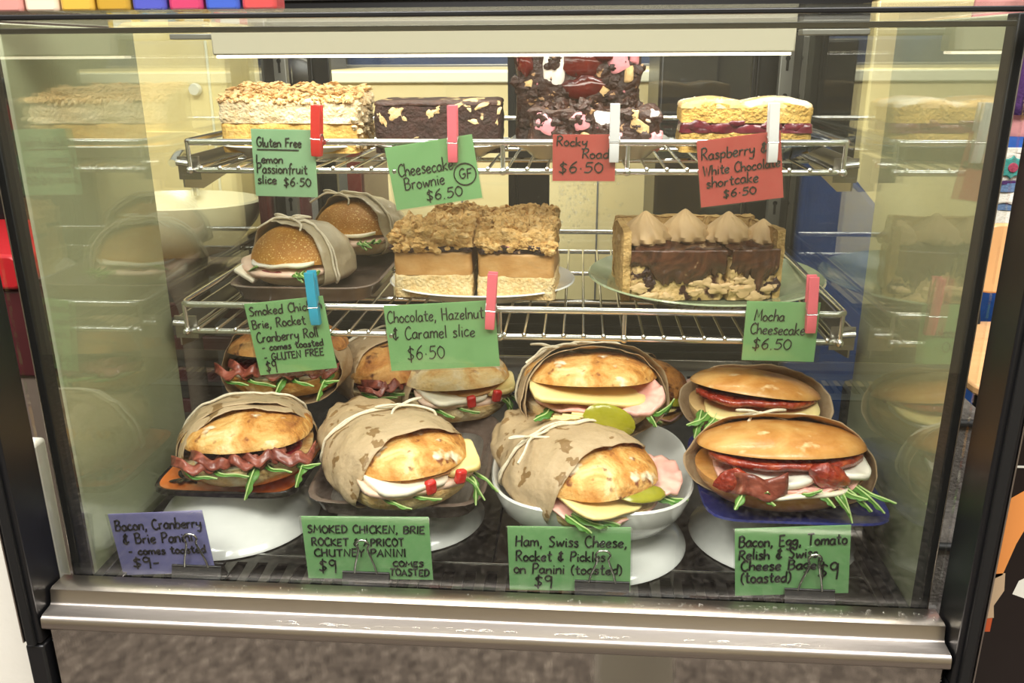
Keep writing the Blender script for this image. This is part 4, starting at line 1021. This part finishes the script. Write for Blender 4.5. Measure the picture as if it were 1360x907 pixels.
# green plate and mocha cheesecake
round_dish('round_plate', 'large celadon green plate under the mocha cheesecake', 'plate', .2375, .428, Z2, .146, .150, .024, 'green_glaze', 2.0, .60)
def rosette(parent, x, y, z, r, seed):
    mb = MB(); prof = [(0, r*1.15), (r*.10, r*1.10), (r*.26, r*.95), (r*.52, r*.74), (r*.80, r*.46), (r*.97, r*.2), (r, r*.05), (r*.9, -.002), (0, -.002)]
    mb.lathe(prof, 72, mod=lambda a, zz: 1+.26*abs(math.sin(5*(a+zz/r*.8)))-.14)
    return obj('piped_rosette', mb, 'piped', parent, True, loc=(x, y, z))
zm = Z2+.0068
def cheesecake(label, x, y, rot, w, d, side, seed, ros, rr_):
    t = thing('mocha_cheesecake_slice', label, 'cake slice', (x, y, zm), R(rot), 'mocha cheesecake slices')
    sculpt('cheesecake_body', w, d, .060, 'mocha', t, (0, 0, 0), .0045, 60, seed, nx=36, nz_=20, topf=lambda a, b: .012*(b/d))
    sculpt('chocolate_top', w*.99, d*.84, .012, 'ganache', t, (-.001*side, -d*.075, .0545), .0035, 45, seed+1, nz_=4, topf=lambda a, b: .016*(b/d)+.006*nz((a, b, seed), 40), rnd=.008)
    # glaze running down the front face, ragged at its lower edge
    nx = 54; vs = []; fs = []
    for j in range(15):
        for i in range(nx+1):
            u = i/nx; xx = (u-.5)*w*1.0
            dep = .016+.026*(1-abs(u-.62)*1.3)+.020*nz((u*4.0, seed, 0), 1)+.012*nz((u*13, seed+3, 0), 1)+.006*nz((u*31, seed+5, 0), 1)
            dep = max(.006, min(.056, dep))
            q = j/14; zz = .063-dep*q
            vs.append((xx, -d/2-.0062*(1-q**4)-.0012+.0022*nz((xx, zz, seed), 90), zz))
    for j in range(14):
        for i in range(nx): fs.append((j*(nx+1)+i, j*(nx+1)+i+1, (j+1)*(nx+1)+i+1, (j+1)*(nx+1)+i))
    obj('chocolate_run', MB().add(vs, fs), 'ganache', t, True, solid=.003)
    cs = .010
    sculpt('biscuit_crust', cs, d*1.0, .083, 'crust', t, (side*(w/2+cs/2-.001), 0, 0), .0030, 80, seed+2)
    sculpt('back_crust', w+cs, .012, .086, 'crust', t, (side*cs/2, d/2+.005, 0), .0030, 80, seed+3)
    rng = random.Random(seed)
    for k in range(8):
        ch = MB().ico((0, 0, 0), rng.uniform(.003, .008), (1, .35, 1.1), .9, seed+k, n=3)
        obj('chocolate_chip', ch, 'choc', t, True, loc=(side*rng.uniform(.2, .48)*w, -d/2-.0006, rng.uniform(.008, .05)))
    for k in range(6):
        ch = MB().ico((0, 0, 0), rng.uniform(.004, .009), (1.6, .3, .8), .9, seed+k+20, n=3)
        obj('cream_fleck', ch, 'piped', t, True, loc=(rng.uniform(-.4, .45)*w, -d/2-.0020, rng.uniform(.004, .034)))
    for (a, b) in ros: rosette(t, a, b, .0655, rr_, seed)
    return t
cheesecake('left mocha cheesecake slice with thick crust on its left side', .193, .405, 4, .112, .090, -1, 61, ((-.034, -.002), (.016, .010)), .031)
mc = cheesecake('right mocha cheesecake slice with thin crust on its right side', .275, .410, 14, .058, .085, 1, 62, ((-.013, .008),), .029)
rosette(mc, .027, -.004, .0640, .023, 3)

# ------------------------------------------------------------------ top shelf
Z1 = .463-.031+.0045
def foot_dish(label, x, y, rx, ry, h, mat, se=2.3, foot=.6):
    return round_dish('small_plate', label, 'plate', x, y, Z1, rx, ry, h, mat, se, foot)
foot_dish('pale plate under the lemon slice', -.268, .420, .088, .058, .014, 'white_china', 3.2, .72)
foot_dish('white plate under the brownie', -.088, .420, .086, .070, .016, 'white_china', 2.4, .6)
pl = thing('rectangular_plate', 'white rectangular plate with flared rim under the rocky road', 'plate', (.090, .425, Z1))
obj('plate_body', MB().lathe([(0, 0), (.066, 0), (.068, .001), (.078, .010), (.094, .0175), (.096, .019), (.094, .0205), (.080, .015), (.066, .010), (0, .010)], 72, sy=.78, se=5), 'white_china', pl, True)
foot_dish('dark blue plate under the raspberry shortcake', .281, .425, .088, .072, .017, 'navy_glaze', 2.6, .6)
# lemon passionfruit slice
t = thing('lemon_slice', 'lemon passionfruit slice with toasted coconut topping', 'slice', (-.266, .420, Z1+.0062), R(-3))
w, d = .166, .082
sculpt('lemon_curd_base', w, d, .036, 'lemon_base', t, (0, 0, 0), .0022, 90, 71)
sculpt('coconut_layer', w*1.01, d*1.01, .030, 'lemon_top', t, (0, 0, .0345), .0040, 80, 72, topf=lambda a, b: -.004+.012*(b/d+.5)-.004*(a/w))
ck = MB(); rng = random.Random(5)
for k in range(520):
    x = rng.uniform(-w/2, w/2); y = rng.uniform(-d/2+.004, d/2)
    ck.ico((x, y, .061+.014*(y/d+.5)+rng.uniform(-.001, .003)-.004*(x/w)+.003*nz((x, y, 0), 50)), rng.uniform(.0018, .0046), (1.6, 1.0, .42), .6, k, Euler((rng.uniform(-.5, .5), rng.uniform(-.5, .5), rng.random()*6)))
obj('coconut_flakes', ck, 'coconut', t, True)
ck = MB()
for k in range(90):
    z = rng.uniform(.004, .062)
    ck.ico((w/2+rng.uniform(-.002, .002), rng.uniform(-d/2, d/2), z), rng.uniform(.002, .005), (1, 1, .8), .7, k)
obj('fluffy_cut_side', ck, 'lemon_top', t, True)
obj('golden_crust_edge', lumps(w*.98, .004, .058, 40, .002, .0042, 9, zs=.004), 'coconut', t, True, loc=(0, -d/2+.001, 0))
# brownie
t = thing('cheesecake_brownie', 'dark cheesecake brownie with pale cream swirls', 'brownie', (-.090, .422, Z1+.0062), R(2))
w, d = .148, .080
sculpt('brownie_body', w, d, .056, 'brownie', t, (0, 0, 0), .0020, 80, 81, nx=34, nz_=16)
sculpt('glazed_top', w*1.005, d*1.005, .006, 'brownie_top', t, (0, 0, .0545), .0012, 60, 82, nz_=2)
sw = MB(); rng = random.Random(8)
for (x, z, r, sx_, sz_) in ((-.048, .046, .008, 1.1, .7), (-.040, .041, .004, 1.2, .6), (-.066, .040, .006, .5, 1.5), (-.008, .045, .005, .8, 1.1), (.002, .050, .005, 1.3, .6), (.022, .0535, .006, 1.8, .35), (.036, .052, .005, 1.2, .5), (.052, .0535, .006, 1.6, .4), (.044, .036, .004, 1.6, .6), (.052, .034, .003, 1.2, .8), (.069, .036, .004, .6, 1.2), (-.036, .020, .005, 1.2, .7), (-.028, .017, .004, 1.4, .5), (.072, .048, .003, .8, 1.4)):
    sw.ico((x, -d/2+.0005, z), r, (sx_, .2, sz_), .9, int(x*900), Euler((0, rng.uniform(-.7, .7), 0)), n=3)
obj('cream_swirl', sw, 'swirl', t, True)
# rocky road
def rocky(label, x, y, z, rot, w, d, h, seed, chunks):
    t = thing('rocky_road_piece', label, 'rocky road', (x, y, z), R(rot), 'rocky road pieces')
    sculpt('chocolate_body', w, d, h, 'choc', t, (0, 0, 0), .0055, 55, seed, nx=34, nz_=18, topf=lambda a, b: .005*nz((a, b, seed), 50))
    obj('chocolate_knobs', lumps(w*.9, d*.8, h-.002, 22, .005, .010, seed, zs=.004), 'choc', t, True)
    kb = MB(); rg = random.Random(seed)
    for k in range(34): kb.ico((rg.uniform(-w/2, w/2), -d/2+rg.uniform(-.002, .002), rg.uniform(.004, h-.006)), rg.uniform(.003, .008), (1.2, .6, .9), .9, seed+k, n=3)
    obj('chocolate_crumbs', kb, 'choc', t, True)
    for k, (nm, m, cx, cz, a, b, ro) in enumerate(chunks):
        if nm == 'jelly': o = MB().ico((0, 0, 0), 1, (a/2, .009, b/2), .35, seed+k, n=3)
        else:
            o = MB().lathe([(0, -.5), (.42, -.5), (.5, -.4), (.5, .4), (.42, .5), (0, .5)], 28, se=3.4)
            o.v = [(q[0]*a*(1+.5*nz(q, 2, seed+k)), q[1]*.020, q[2]*b*(1+.5*nz(q, 2, seed+k+5))) for q in o.v]
        obj(nm, o, m, t, True, loc=(cx*w, -d/2+(.0068 if nm != 'jelly' else .002), cz*h), rot=(0, R(ro), 0))
    return t
rocky('front rocky road piece with pink and white marshmallow', .094, .395, Z1+.0115, 1, .148, .048, .046, 91,
    [('marshmallow', 'mallow_p', -.38, .62, .026, .020, 20), ('marshmallow', 'mallow_p', -.12, .70, .022, .018, -25), ('marshmallow', 'mallow_w', .10, .68, .030, .018, 8), ('marshmallow', 'mallow_p', .14, .2, .034, .020, 0), ('marshmallow', 'mallow_p', .46, .22, .018, .020, 10), ('biscuit_bit', 'biscuit', .36, .55, .03, .012, 25), ('biscuit_bit', 'biscuit', -.06, .30, .014, .01, 0), ('biscuit_bit', 'biscuit', .3, .86, .012, .01, 20), ('marshmallow', 'mallow_w', .44, .8, .012, .014, 30), ('biscuit_bit', 'biscuit', -.2, .1, .02, .008, 10)])
rocky('tall rear rocky road piece with red jelly on top', .074, .452, Z1+.0115, -2, .146, .052, .113, 92,
    [('marshmallow', 'mallow_w', -.20, .80, .028, .038, 4), ('jelly', 'cherry', .05, .84, .050, .036, 10), ('jelly', 'cherry', .2, .93, .034, .022, 0), ('jelly', 'cherry', .06, .60, .054, .030, 0), ('jelly', 'cherry', -.42, .86, .02, .03, 0), ('marshmallow', 'mallow_p', .34, .86, .026, .020, -20), ('marshmallow', 'mallow_p', .46, .92, .012, .020, 10), ('biscuit_bit', 'biscuit', .42, .72, .012, .016, 0), ('biscuit_bit', 'biscuit', -.4, .62, .012, .01, 0), ('biscuit_bit', 'biscuit', .22, .56, .012, .01, 40)])
# raspberry shortcake
t = thing('raspberry_shortcake', 'raspberry shortcake slice dusted with icing sugar', 'slice', (.268, .420, Z1+.0075), R(-2))
w, d = .146, .078
sculpt('sponge_base', w, d, .024, 'sponge', t, (0, 0, 0), .0020, 90, 101, topf=lambda a, b: .002*nz((a, b, 1), 40))
sculpt('raspberry_filling', w*.985, d*.985, .012, 'jam', t, (0, 0, .0225), .0050, 60, 102, nz_=4, topf=lambda a, b: .004*nz((a, b, 3), 30))
sculpt('sponge_lid', w*.995, d, .017, 'sponge', t, (0, 0, .0335), .0020, 90, 103, topf=lambda a, b: .006*abs(math.sin((a/w+.5)*PI*2))+.001)
sculpt('sugared_top', w*1.0, d*1.0, .0045, 'sponge_top', t, (0, 0, .0495), .0012, 60, 104, nz_=2, topf=lambda a, b: .0065*abs(math.sin((a/w+.5)*PI*2))*(1-.3*abs(2*b/d))+.001)
sg = MB(); rng = random.Random(6)
for k in range(160): 
    x = rng.uniform(-w/2, w/2); sg.ico((x, rng.uniform(-d/2, d/2), .0545+.0055*abs(math.sin((x/w+.5)*PI*2))), rng.uniform(.0005, .0011), (1, 1, .6), 0, k)
obj('icing_sugar', sg, 'white_china', t, True)
bj = MB()
for (x, z, r) in ((-.055, .030, .010), (-.03, .027, .009), (-.01, .033, .006), (.03, .031, .007), (.055, .029, .008)): bj.ico((x, -d/2+.001, z), r, (1.5, .3, .7), .6, int(x*700), n=3)
obj('raspberry_smear', bj, 'jam', t, True)
# ------------------------------------------------------------------ handwriting: single-stroke letters, ten units to a capital
G = {
'a': (4.6, '4,4.2 2.4,5.2 .4,3.6 .3,1.2 1.8,0 3.6,1.6 4,4.6|4,5 4,1.2 4.8,.2'), 'b': (4.4, '.2,10 .2,5 .2,.2|.2,3.6 2.2,5 4,3.2 3.2,.4 1.4,0 .2,1'),
'c': (4, '3.8,4.2 2.2,5.2 .4,3.4 .4,1.2 2,0 4,1'), 'd': (4.6, '4,4 2.4,5.2 .4,3.6 .3,1.2 1.8,0 3.6,1.4 4,3|4.1,10 4,5 4.2,.2'),
'e': (4.2, '.5,2.4 2.4,2.7 3.8,3.8 2.4,5.2 .5,3.6 .4,1.2 2,0 4,1'), 'f': (3.6, '4,9.2 2.8,10 1.8,8 1.7,4 1.6,-1.5|0,5 3.6,5.4'),
'g': (4.6, '4,4.2 2.4,5.2 .4,3.6 .4,1.6 2,.6 4,2.4|4.1,5 4.1,0 3,-3.4 .6,-3'), 'h': (4.4, '.3,10 .3,5 .2,0|.3,3 2.2,5 3.8,4 4,0'),
'i': (1.6, '.8,5 .7,2 1,0|.8,7.2 1,7.5'), 'k': (4.2, '.3,10 .3,5 .2,0|!3.8,5 .4,2.6 4,0'), 'l': (1.6, '.8,10 .7,4 .9,0'),
'm': (6.6, '.3,5 .3,2 .2,0|.3,3.2 1.8,5 3,4 3.2,0|3.2,3.2 4.8,5 6,4 6.2,0'), 'n': (4.5, '.3,5 .3,2 .2,0|.3,3.2 2.2,5 3.8,4 4,0'),
'o': (4.4, '2.4,5 .6,4 .3,1.6 1.8,0 3.8,1 4,3.4 2.4,5 1.6,4.9'), 'p': (4.4, '.4,5 .3,1 .2,-3.6|.4,4 2.4,5.2 4,3.6 3,.8 .4,.8'),
'r': (3.4, '.4,5 .4,2 .3,0|.4,3 1.6,4.8 3.2,4.8'), 's': (3.6, '3.4,4.4 1.8,5.2 .6,4 2,2.7 3.4,1.4 2,0 .2,.6'), 't': (3.8, '1.8,8.6 1.7,3 2.2,.2 3.8,.6|0,5.6 3.8,6'),
'u': (4.6, '.3,5 .3,1.6 1.6,0 3.6,1.4 4,5|4,5 4,1 4.6,0'), 'w': (6.2, '.2,5 1.4,.2 3,4 4.4,.2 6,5.2'), 'y': (4.4, '.3,5 .6,2.2 2,1.4 4,3|4.1,5 3.9,0 2.8,-3.6 .2,-3'),
'z': (4.2, '!.2,5 3.8,5 .2,.1 4,.2'), 'v': (4.2, '.2,5 2,0 4,5'),
'A': (6, '!.2,0 3,9.6 5.4,0|1.2,3.6 4.8,3.8'), 'B': (5.6, '.8,9.8 .7,5 .6,0|.2,9 3,10 4.8,8 3.4,5.6 1.4,5.2|1.4,5.2 4.4,5 5.2,2.4 3.4,.2 .2,.2'),
'C': (5.4, '5,8.2 3.4,9.8 1,7.6 .3,4 1.6,.6 3.6,0 5.4,1.4'), 'D': (5.8, '.8,9.6 .7,0|.2,9.6 3.4,9.2 5.4,5.8 4.2,1.6 .4,0'), 'E': (5, '!4.8,9.6 .7,9.6 .5,0 4.8,.2|.6,5 4,5.2'),
'F': (4.8, '!.7,9.6 .5,0|.2,9.6 4.8,10|.6,5.2 4,5.4'), 'G': (6, '5.2,8.4 3.4,9.8 1,7.6 .3,4 1.6,.6 4,.4 5.4,2.4 5.4,4.4|!3.2,4.4 6,4.6'), 'H': (5.8, '.6,10 .5,0|5,10 5,0|.5,5 5,5.4'),
'I': (1.8, '.8,9.8 .8,0'), 'K': (5.4, '.6,10 .5,0|!5,9.6 .7,4.8 5.2,0'), 'L': (4.8, '.8,10 .6,5 .5,.6 2,.2 4.8,.6'), 'M': (7, '!.2,0 1,9.6 3.4,3 6,9.6 6.6,0'), 'N': (6, '!.4,0 .6,9.6 5,0 5.2,9.8'),
'O': (6, '3,9.8 .8,8 .3,4 2.4,0 5,1.6 5.6,6 3,9.8 2,9.6'), 'P': (5, '.8,9.8 .6,5 .5,0|.2,9.2 3,10 4.8,7.8 3.4,5.2 .8,4.6'), 'R': (5.4, '.8,9.8 .6,5 .5,0|.2,9.2 3.2,10 4.8,7.8 3.2,5.4 .8,4.8|!1.8,5 5.2,0'),
'S': (5, '4.6,8.6 2.8,9.9 .8,8 2.2,5.6 4.4,3.4 3,.3 .2,.8'), 'T': (5.4, '2.8,9.6 2.7,0|0,9.6 5.4,9.9'), 'U': (5.6, '.4,9.8 .4,3 2,0 4.6,1.2 5,9.8|5,4 5.2,0'), 'V': (5.4, '!.2,9.8 2.6,0 5.2,9.8'), 'Y': (5, '!.2,9.8 2.4,5 2.4,0|4.8,9.8 2.4,5'), 'W': (7.6, '!.2,9.8 1.8,0 3.6,8 5.4,0 7.4,9.8'),
'0': (5.2, '2.6,9.2 .8,7.4 .4,3.4 2.4,0 4.6,2 4.8,6.6 2.6,9.2 2,9'), '5': (5, '!4.6,9.4 1.2,9.2 .9,5.4|.9,5.4 3,6 4.6,3.6 3,.4 .3,.6'), '6': (4.8, '4,9.6 1.6,7 .4,3 1.8,.1 4,1.2 4,4 2.2,5 .6,3.2'),
'9': (4.8, '4.2,8.2 2.4,9.6 .6,7.6 1.4,5.2 3.4,5.6 4.3,8.6|4.3,9 4.3,4 4,-1'), '$': (5.2, '4.6,7.6 2.6,8.8 .8,7.2 2.6,4.8 4.4,2.8 2.6,.6 .4,1.6|2.2,10.6 2.4,5 2.8,-1.6'),
'&': (5.2, '4.4,7 2.6,8.4 1.4,7 3,5 1.2,4.4 .6,1.8 2.4,.2 4.8,2|3,9.6 2.6,-.6'), '-': (4, '.4,3.4 3.4,3.7'), '.': (1.8, '.6,.1 .9,.3 .7,.5'), "·": (2.2, '.8,3.2 1.2,3.4 .9,3.7'), ',': (2, '1,.6 1,-.6 .4,-2'),
'(': (2.6, '2.4,9.6 .8,7 .6,2 2.2,-1.4'), ')': (2.6, '.3,9.6 1.8,7 2,2 .4,-1.4'), ' ': (3.4, ''),
}
def ink(mb, s, x, y, wid, hgt, r, slope=0.0, seed=0, gapk=.9):
    """write s with its baseline from (x, y); wid, hgt in metres"""
    rng = random.Random(hash(s) % 1000 if False else sum(map(ord, s))+seed)
    tot = sum(G[c][0]+gapk for c in s); kx = wid/tot; ky = hgt/10
    cx = 0
    for c in s:
        adv, st = G[c]; jy = rng.uniform(-.35, .35); js = rng.uniform(.93, 1.07); sh = .05+rng.uniform(-.04, .04)
        for one in st.split('|') if st else []:
            sharp = one.startswith('!'); one = one.lstrip('!')
            pts = []
            for q in one.split():
                a, b = map(float, q.split(','))
                a2 = (cx+a+b*sh)*kx; b2 = (b*js+jy)*ky
                pts.append((x+a2, -.0004, y+b2+slope*a2))
            mb.tube(pts if sharp or len(pts) < 3 else cr(pts, 4), r, 5)
        cx += adv+gapk
def card(label, mat, y, corners, lines, extras=(), sleeve=None, th=.0007, lean=0, r=.00078):
    """corners TL TR BR BL as (x, z) on the plane y"""
    TL, TR, BR, BL = [Vector((a, 0, b)) for a, b in corners]
    U = ((TR-TL)+(BR-BL)); W = U.length/2; ang = math.atan2(U.z, U.x)
    H = ((TL-BL)+(TR-BR)).length/2
    cb = (BL+BR)/2
    t = thing('price_ticket', label, 'price ticket', (cb.x, y, cb.z), (R(lean), -ang, 0), 'handwritten price tickets')
    n = 12; vs = []; fs = []
    bow = lambda u: .0012*math.sin(u*PI)
    obj('paper_card', MB().box((0, th/2+.0002, H/2), (W, th, H)), mat, t, False)
    mb = MB()
    for ln in lines:
        s, u, v, wf, hf = ln[:5]; sl = ln[5] if len(ln) > 5 else 0
        ink(mb, s, (u-.5)*W, v*H, wf*W, hf*H, r, sl, len(s))
    for e in extras:
        if e[0] == 'line': mb.tube([((e[1]-.5)*W, -.0004, e[2]*H), ((e[3]-.5)*W, -.0004, e[4]*H)], r, 5)
        if e[0] == 'ring':
            mb.tube([((e[1]-.5)*W+e[3]*W*math.cos(2*PI*k/28), -.0004, e[2]*H+e[4]*H*math.sin(2*PI*k/28)) for k in range(29)], r, 5)
    obj('handwriting', mb, 'ink', t, True)
    s = sleeve or (.0, .0, .0, .0)
    x0 = -W/2-.0015-s[0]; x1 = W/2+.0015+s[1]; z0 = -.0012-s[2]; z1 = H+.001+s[3]
    obj('plastic_sleeve', MB().box(((x0+x1)/2, -.0016, (z0+z1)/2), (x1-x0, .0004, z1-z0)), 'sleeve', t, False)
    return t
card('lilac bacon, cranberry and brie panini ticket', 'card_purple', .066, [(-.3697, .1300), (-.2719, .1378), (-.2748, .0690), (-.3682, .0612)],
     [('Bacon, Cranberry', .04, .74, .93, .17), ('& Brie Panini', .09, .52, .76, .17), ('- comes toasted', .12, .335, .84, .13), ('$9-', .13, .13, .31, .17)], r=.00085)
card('green smoked chicken, brie, rocket and apricot panini ticket', 'card_green', .066, [(-.1845, .1339), (-.0589, .1394), (-.0571, .0690), (-.1789, .0671)],
     [('SMOKED CHICKEN, BRIE', .04, .75, .93, .12), ('ROCKET & APRICOT', .06, .545, .74, .12), ('CHUTNEY PANINI', .07, .375, .74, .12), ('$9', .09, .12, .16, .19), ('COMES', .69, .22, .25, .08), ('TOASTED', .66, .07, .32, .11)], r=.0008)
card('green ham, swiss cheese, rocket and pickles panini ticket', 'card_green', .066, [(.0139, .1310), (.1308, .1355), (.1335, .0648), (.0192, .0628)],
     [('Ham, Swiss Cheese,', .06, .70, .92, .17), ('Rocket & Pickles', .06, .475, .74, .16), ('on Panini (toasted)', .04, .275, .90, .16), ('$9', .20, .06, .17, .18)], r=.0008)
card('green bacon, egg, tomato relish and swiss cheese bagel ticket', 'card_green', .066, [(.2334, .1380), (.3351, .1450), (.3377, .0740), (.2320, .0648)],
     [('Bacon, Egg, Tomato', .03, .735, .95, .16), ('Relish & Swiss', .03, .55, .70, .15), ('Cheese Bagel', .05, .385, .70, .15), ('(toasted)', .05, .20, .45, .16), ('$9', .72, .245, .20, .22)], sleeve=(0, .008, 0, 0), r=.0009)
YA, YB = .2965, .2395
card('pale green gluten free lemon passionfruit slice ticket', 'card_pale', YA, [(-.274, .4772), (-.2055, .4765), (-.2109, .4031), (-.2834, .4051)],
     [('Gluten Free', .08, .74, .72, .14), ('Lemon', .05, .50, .44, .13), ('Passionfruit', .05, .35, .82, .15), ('slice', .05, .19, .32, .14), ('$6·50', .46, .16, .46, .13)], extras=[('line', .08, .70, .74, .70)], r=.00078)
card('green cheesecake brownie ticket hanging at a slant', 'card_green', YA, [(-.1354, .4566), (-.0396, .4727), (-.0274, .4034), (-.1234, .3903)],
     [('Cheesecake', .10, .52, .64, .20), ('Brownie', .14, .30, .48, .19), ('$6.50', .36, .08, .44, .17), ('GF', .785, .345, .15, .15)], extras=[('ring', .85, .41, .125, .17)], r=.00072)
card('red rocky road ticket, the smaller red one', 'card_red', YA, [(.0475, .4712), (.1152, .4729), (.1162, .4222), (.0495, .4235)],
     [('Rocky', .06, .76, .50, .20), ('Road', .47, .49, .44, .22), ('$6·50', .09, .18, .74, .24)], r=.00078)
card('red raspberry and white chocolate shortcake ticket, the larger red one', 'card_red', YA, [(.2045, .466), (.2906, .4761), (.2965, .4072), (.2102, .3945)],
     [('Raspberry &', .04, .71, .80, .17), ('White Chocolate', .05, .475, .94, .15), ('shortcake', .08, .29, .64, .16), ('$6·50', .27, .11, .42, .12)], r=.0008)
card('green smoked chicken, brie and cranberry roll ticket marked gluten free', 'card_green', YB, [(-.2837, .2947), (-.1954, .3063), (-.1871, .2222), (-.2765, .212)],
     [('Smoked Chicken', .04, .83, .94, .13), ('Brie, Rocket &', .04, .65, .82, .13), ('Cranberry Roll', .06, .46, .80, .14), ('- comes toasted', .10, .335, .80, .10), ('- GLUTEN FREE', .10, .20, .78, .10), ('$9', .09, .035, .16, .15)], sleeve=(0, 0, .003, 0), r=.00078)
card('green chocolate, hazelnut and caramel slice ticket', 'card_green', YB, [(-.1315, .2955), (-.0095, .3034), (-.0054, .2289), (-.1254, .22)],
     [('Chocolate, Hazelnut', .02, .745, .88, .18), ('& Caramel slice', .05, .48, .76, .19), ('$6·50', .16, .16, .36, .21)], sleeve=(0, .004, 0, 0), r=.00068)
card('green mocha cheesecake ticket beside the green plate', 'card_green', YB, [(.2561, .3059), (.3306, .3071), (.3314, .2398), (.2548, .2424)],
     [('Mocha', .12, .68, .42, .19), ('Cheesecake', .08, .46, .76, .19), ('$6.50', .12, .20, .56, .19)], sleeve=(0, .003, 0, 0), r=.00072)
# pegs
def peg(label, mat, y, a, b):
    A, B = Vector((a[0], 0, a[1])), Vector((b[0], 0, b[1])); D = A-B; L = D.length; ang = math.atan2(D.x, D.z)
    t = thing('clothes_peg', label, 'peg', (B.x, y, B.z), (0, ang, 0), 'coloured clothes pegs')
    for sg, nm in ((-1, 'front_jaw'), (1, 'rear_jaw')):
        # side profile (y, z): jaw end at the bottom, handle end at the top
        pr_ = [(.0006, 0), (.0006, L*.30), (.0019, L*.33), (.0006, L*.37), (.0006, L*.56), (.0034, L), (.0068, L), (.0074, L*.60), (.0074, L*.36), (.0064, L*.345), (.0074, L*.33), (.0070, L*.12), (.0048, 0)]
        obj(nm, MB().prism([(sg*q, z) for q, z in pr_], -.0050, .0050, 'yz'), mat, t, True, .0004)
    sp = MB()
    for x in (-.0054, .0054):
        sp.tube([(x, -.0074, L*.345), (x, -.002, L*.43), (x, .003, L*.43), (x, .0074, L*.345)], .0006, 6)
    sp.tube([(-.0054, -.0072, L*.345), (.0054, -.0072, L*.345)], .0006, 6); sp.tube([(-.0054, .0072, L*.345), (.0054, .0072, L*.345)], .0006, 6)
    sp.tube([(-.006, 0, L*.43), (.006, 0, L*.43)], .0013, 8)
    obj('spring', sp, 'chrome', t, True)
    return t
peg('red clothes peg on the lemon passionfruit ticket', 'peg_red', YA-.0015, (-.2047, .5028), (-.2087, .4488))
peg('pink clothes peg on the slanting brownie ticket', 'peg_pink', YA-.0015, (-.0577, .5026), (-.0584, .4429))
peg('white clothes peg on the rocky road ticket', 'peg_white', YA-.0015, (.1143, .5039), (.1146, .4435))
peg('white clothes peg on the raspberry shortcake ticket', 'peg_white', YA-.0015, (.2775, .5044), (.2801, .444))
peg('blue clothes peg on the chicken roll ticket', 'peg_blue', YB-.0015, (-.2088, .3331), (-.2058, .274))
peg('pink clothes peg on the caramel slice ticket', 'peg_pink', YB-.0015, (-.0111, .3341), (-.0152, .2724))
peg('pink clothes peg on the mocha cheesecake ticket', 'peg_pink', YB-.0015, (.3203, .3353), (.3227, .2746))
# binder clips
def clip(label, x, w, top, lean=0):
    t = thing('binder_clip', label, 'binder clip', (x, .0668, ZD), 0, 'black binder clips'); h = .0165
    b = MB().prism([(-.010, .0006), (.010, .0006), (.0016, h), (.0022, h+.0008), (.0108, 0), (-.0108, 0), (-.0022-.0008, h+.0008), (-.0016-.0006, h)], -w/2, w/2, 'yz')
    obj('clip_body', b, 'black_soft', t, True, .0003)
    ed = MB().tube([(-w/2, -.0028, h), (w/2, -.0028, h)], .0013, 8).tube([(-w/2, .0028, h), (w/2, .0028, h)], .0013, 8)
    obj('clip_lip', ed, 'black', t, True)
    for sg in (-1, 1):
        q = [(-w*.24, sg*.0036, h), (-w*.20, sg*.0046, h+.010), (-w*.10, sg*.0075, h+top*.70), (-w*.13, sg*.0085, h+top*.86), (-w*.07, sg*.009, h+top*.98), (w*.07, sg*.009, h+top*.98), (w*.13, sg*.0085, h+top*.86), (w*.10, sg*.0075, h+top*.70), (w*.20, sg*.0046, h+.010), (w*.24, sg*.0036, h)]
        if sg > 0: q = [(a, b_, h+(c-h)*.8) for a, b_, c in q]
        obj('wire_handle', MB().tube(cr(q, 5), .00115, 8), 'chrome', t, True)
    return t
clip('black binder clip on the lilac ticket', -.291, .050, .040)
clip('black binder clip on the smoked chicken panini ticket', -.1215, .046, .040)
clip('black binder clip on the ham panini ticket', .107, .052, .038)
clip('black binder clip on the bagel ticket', .3005, .046, .042)
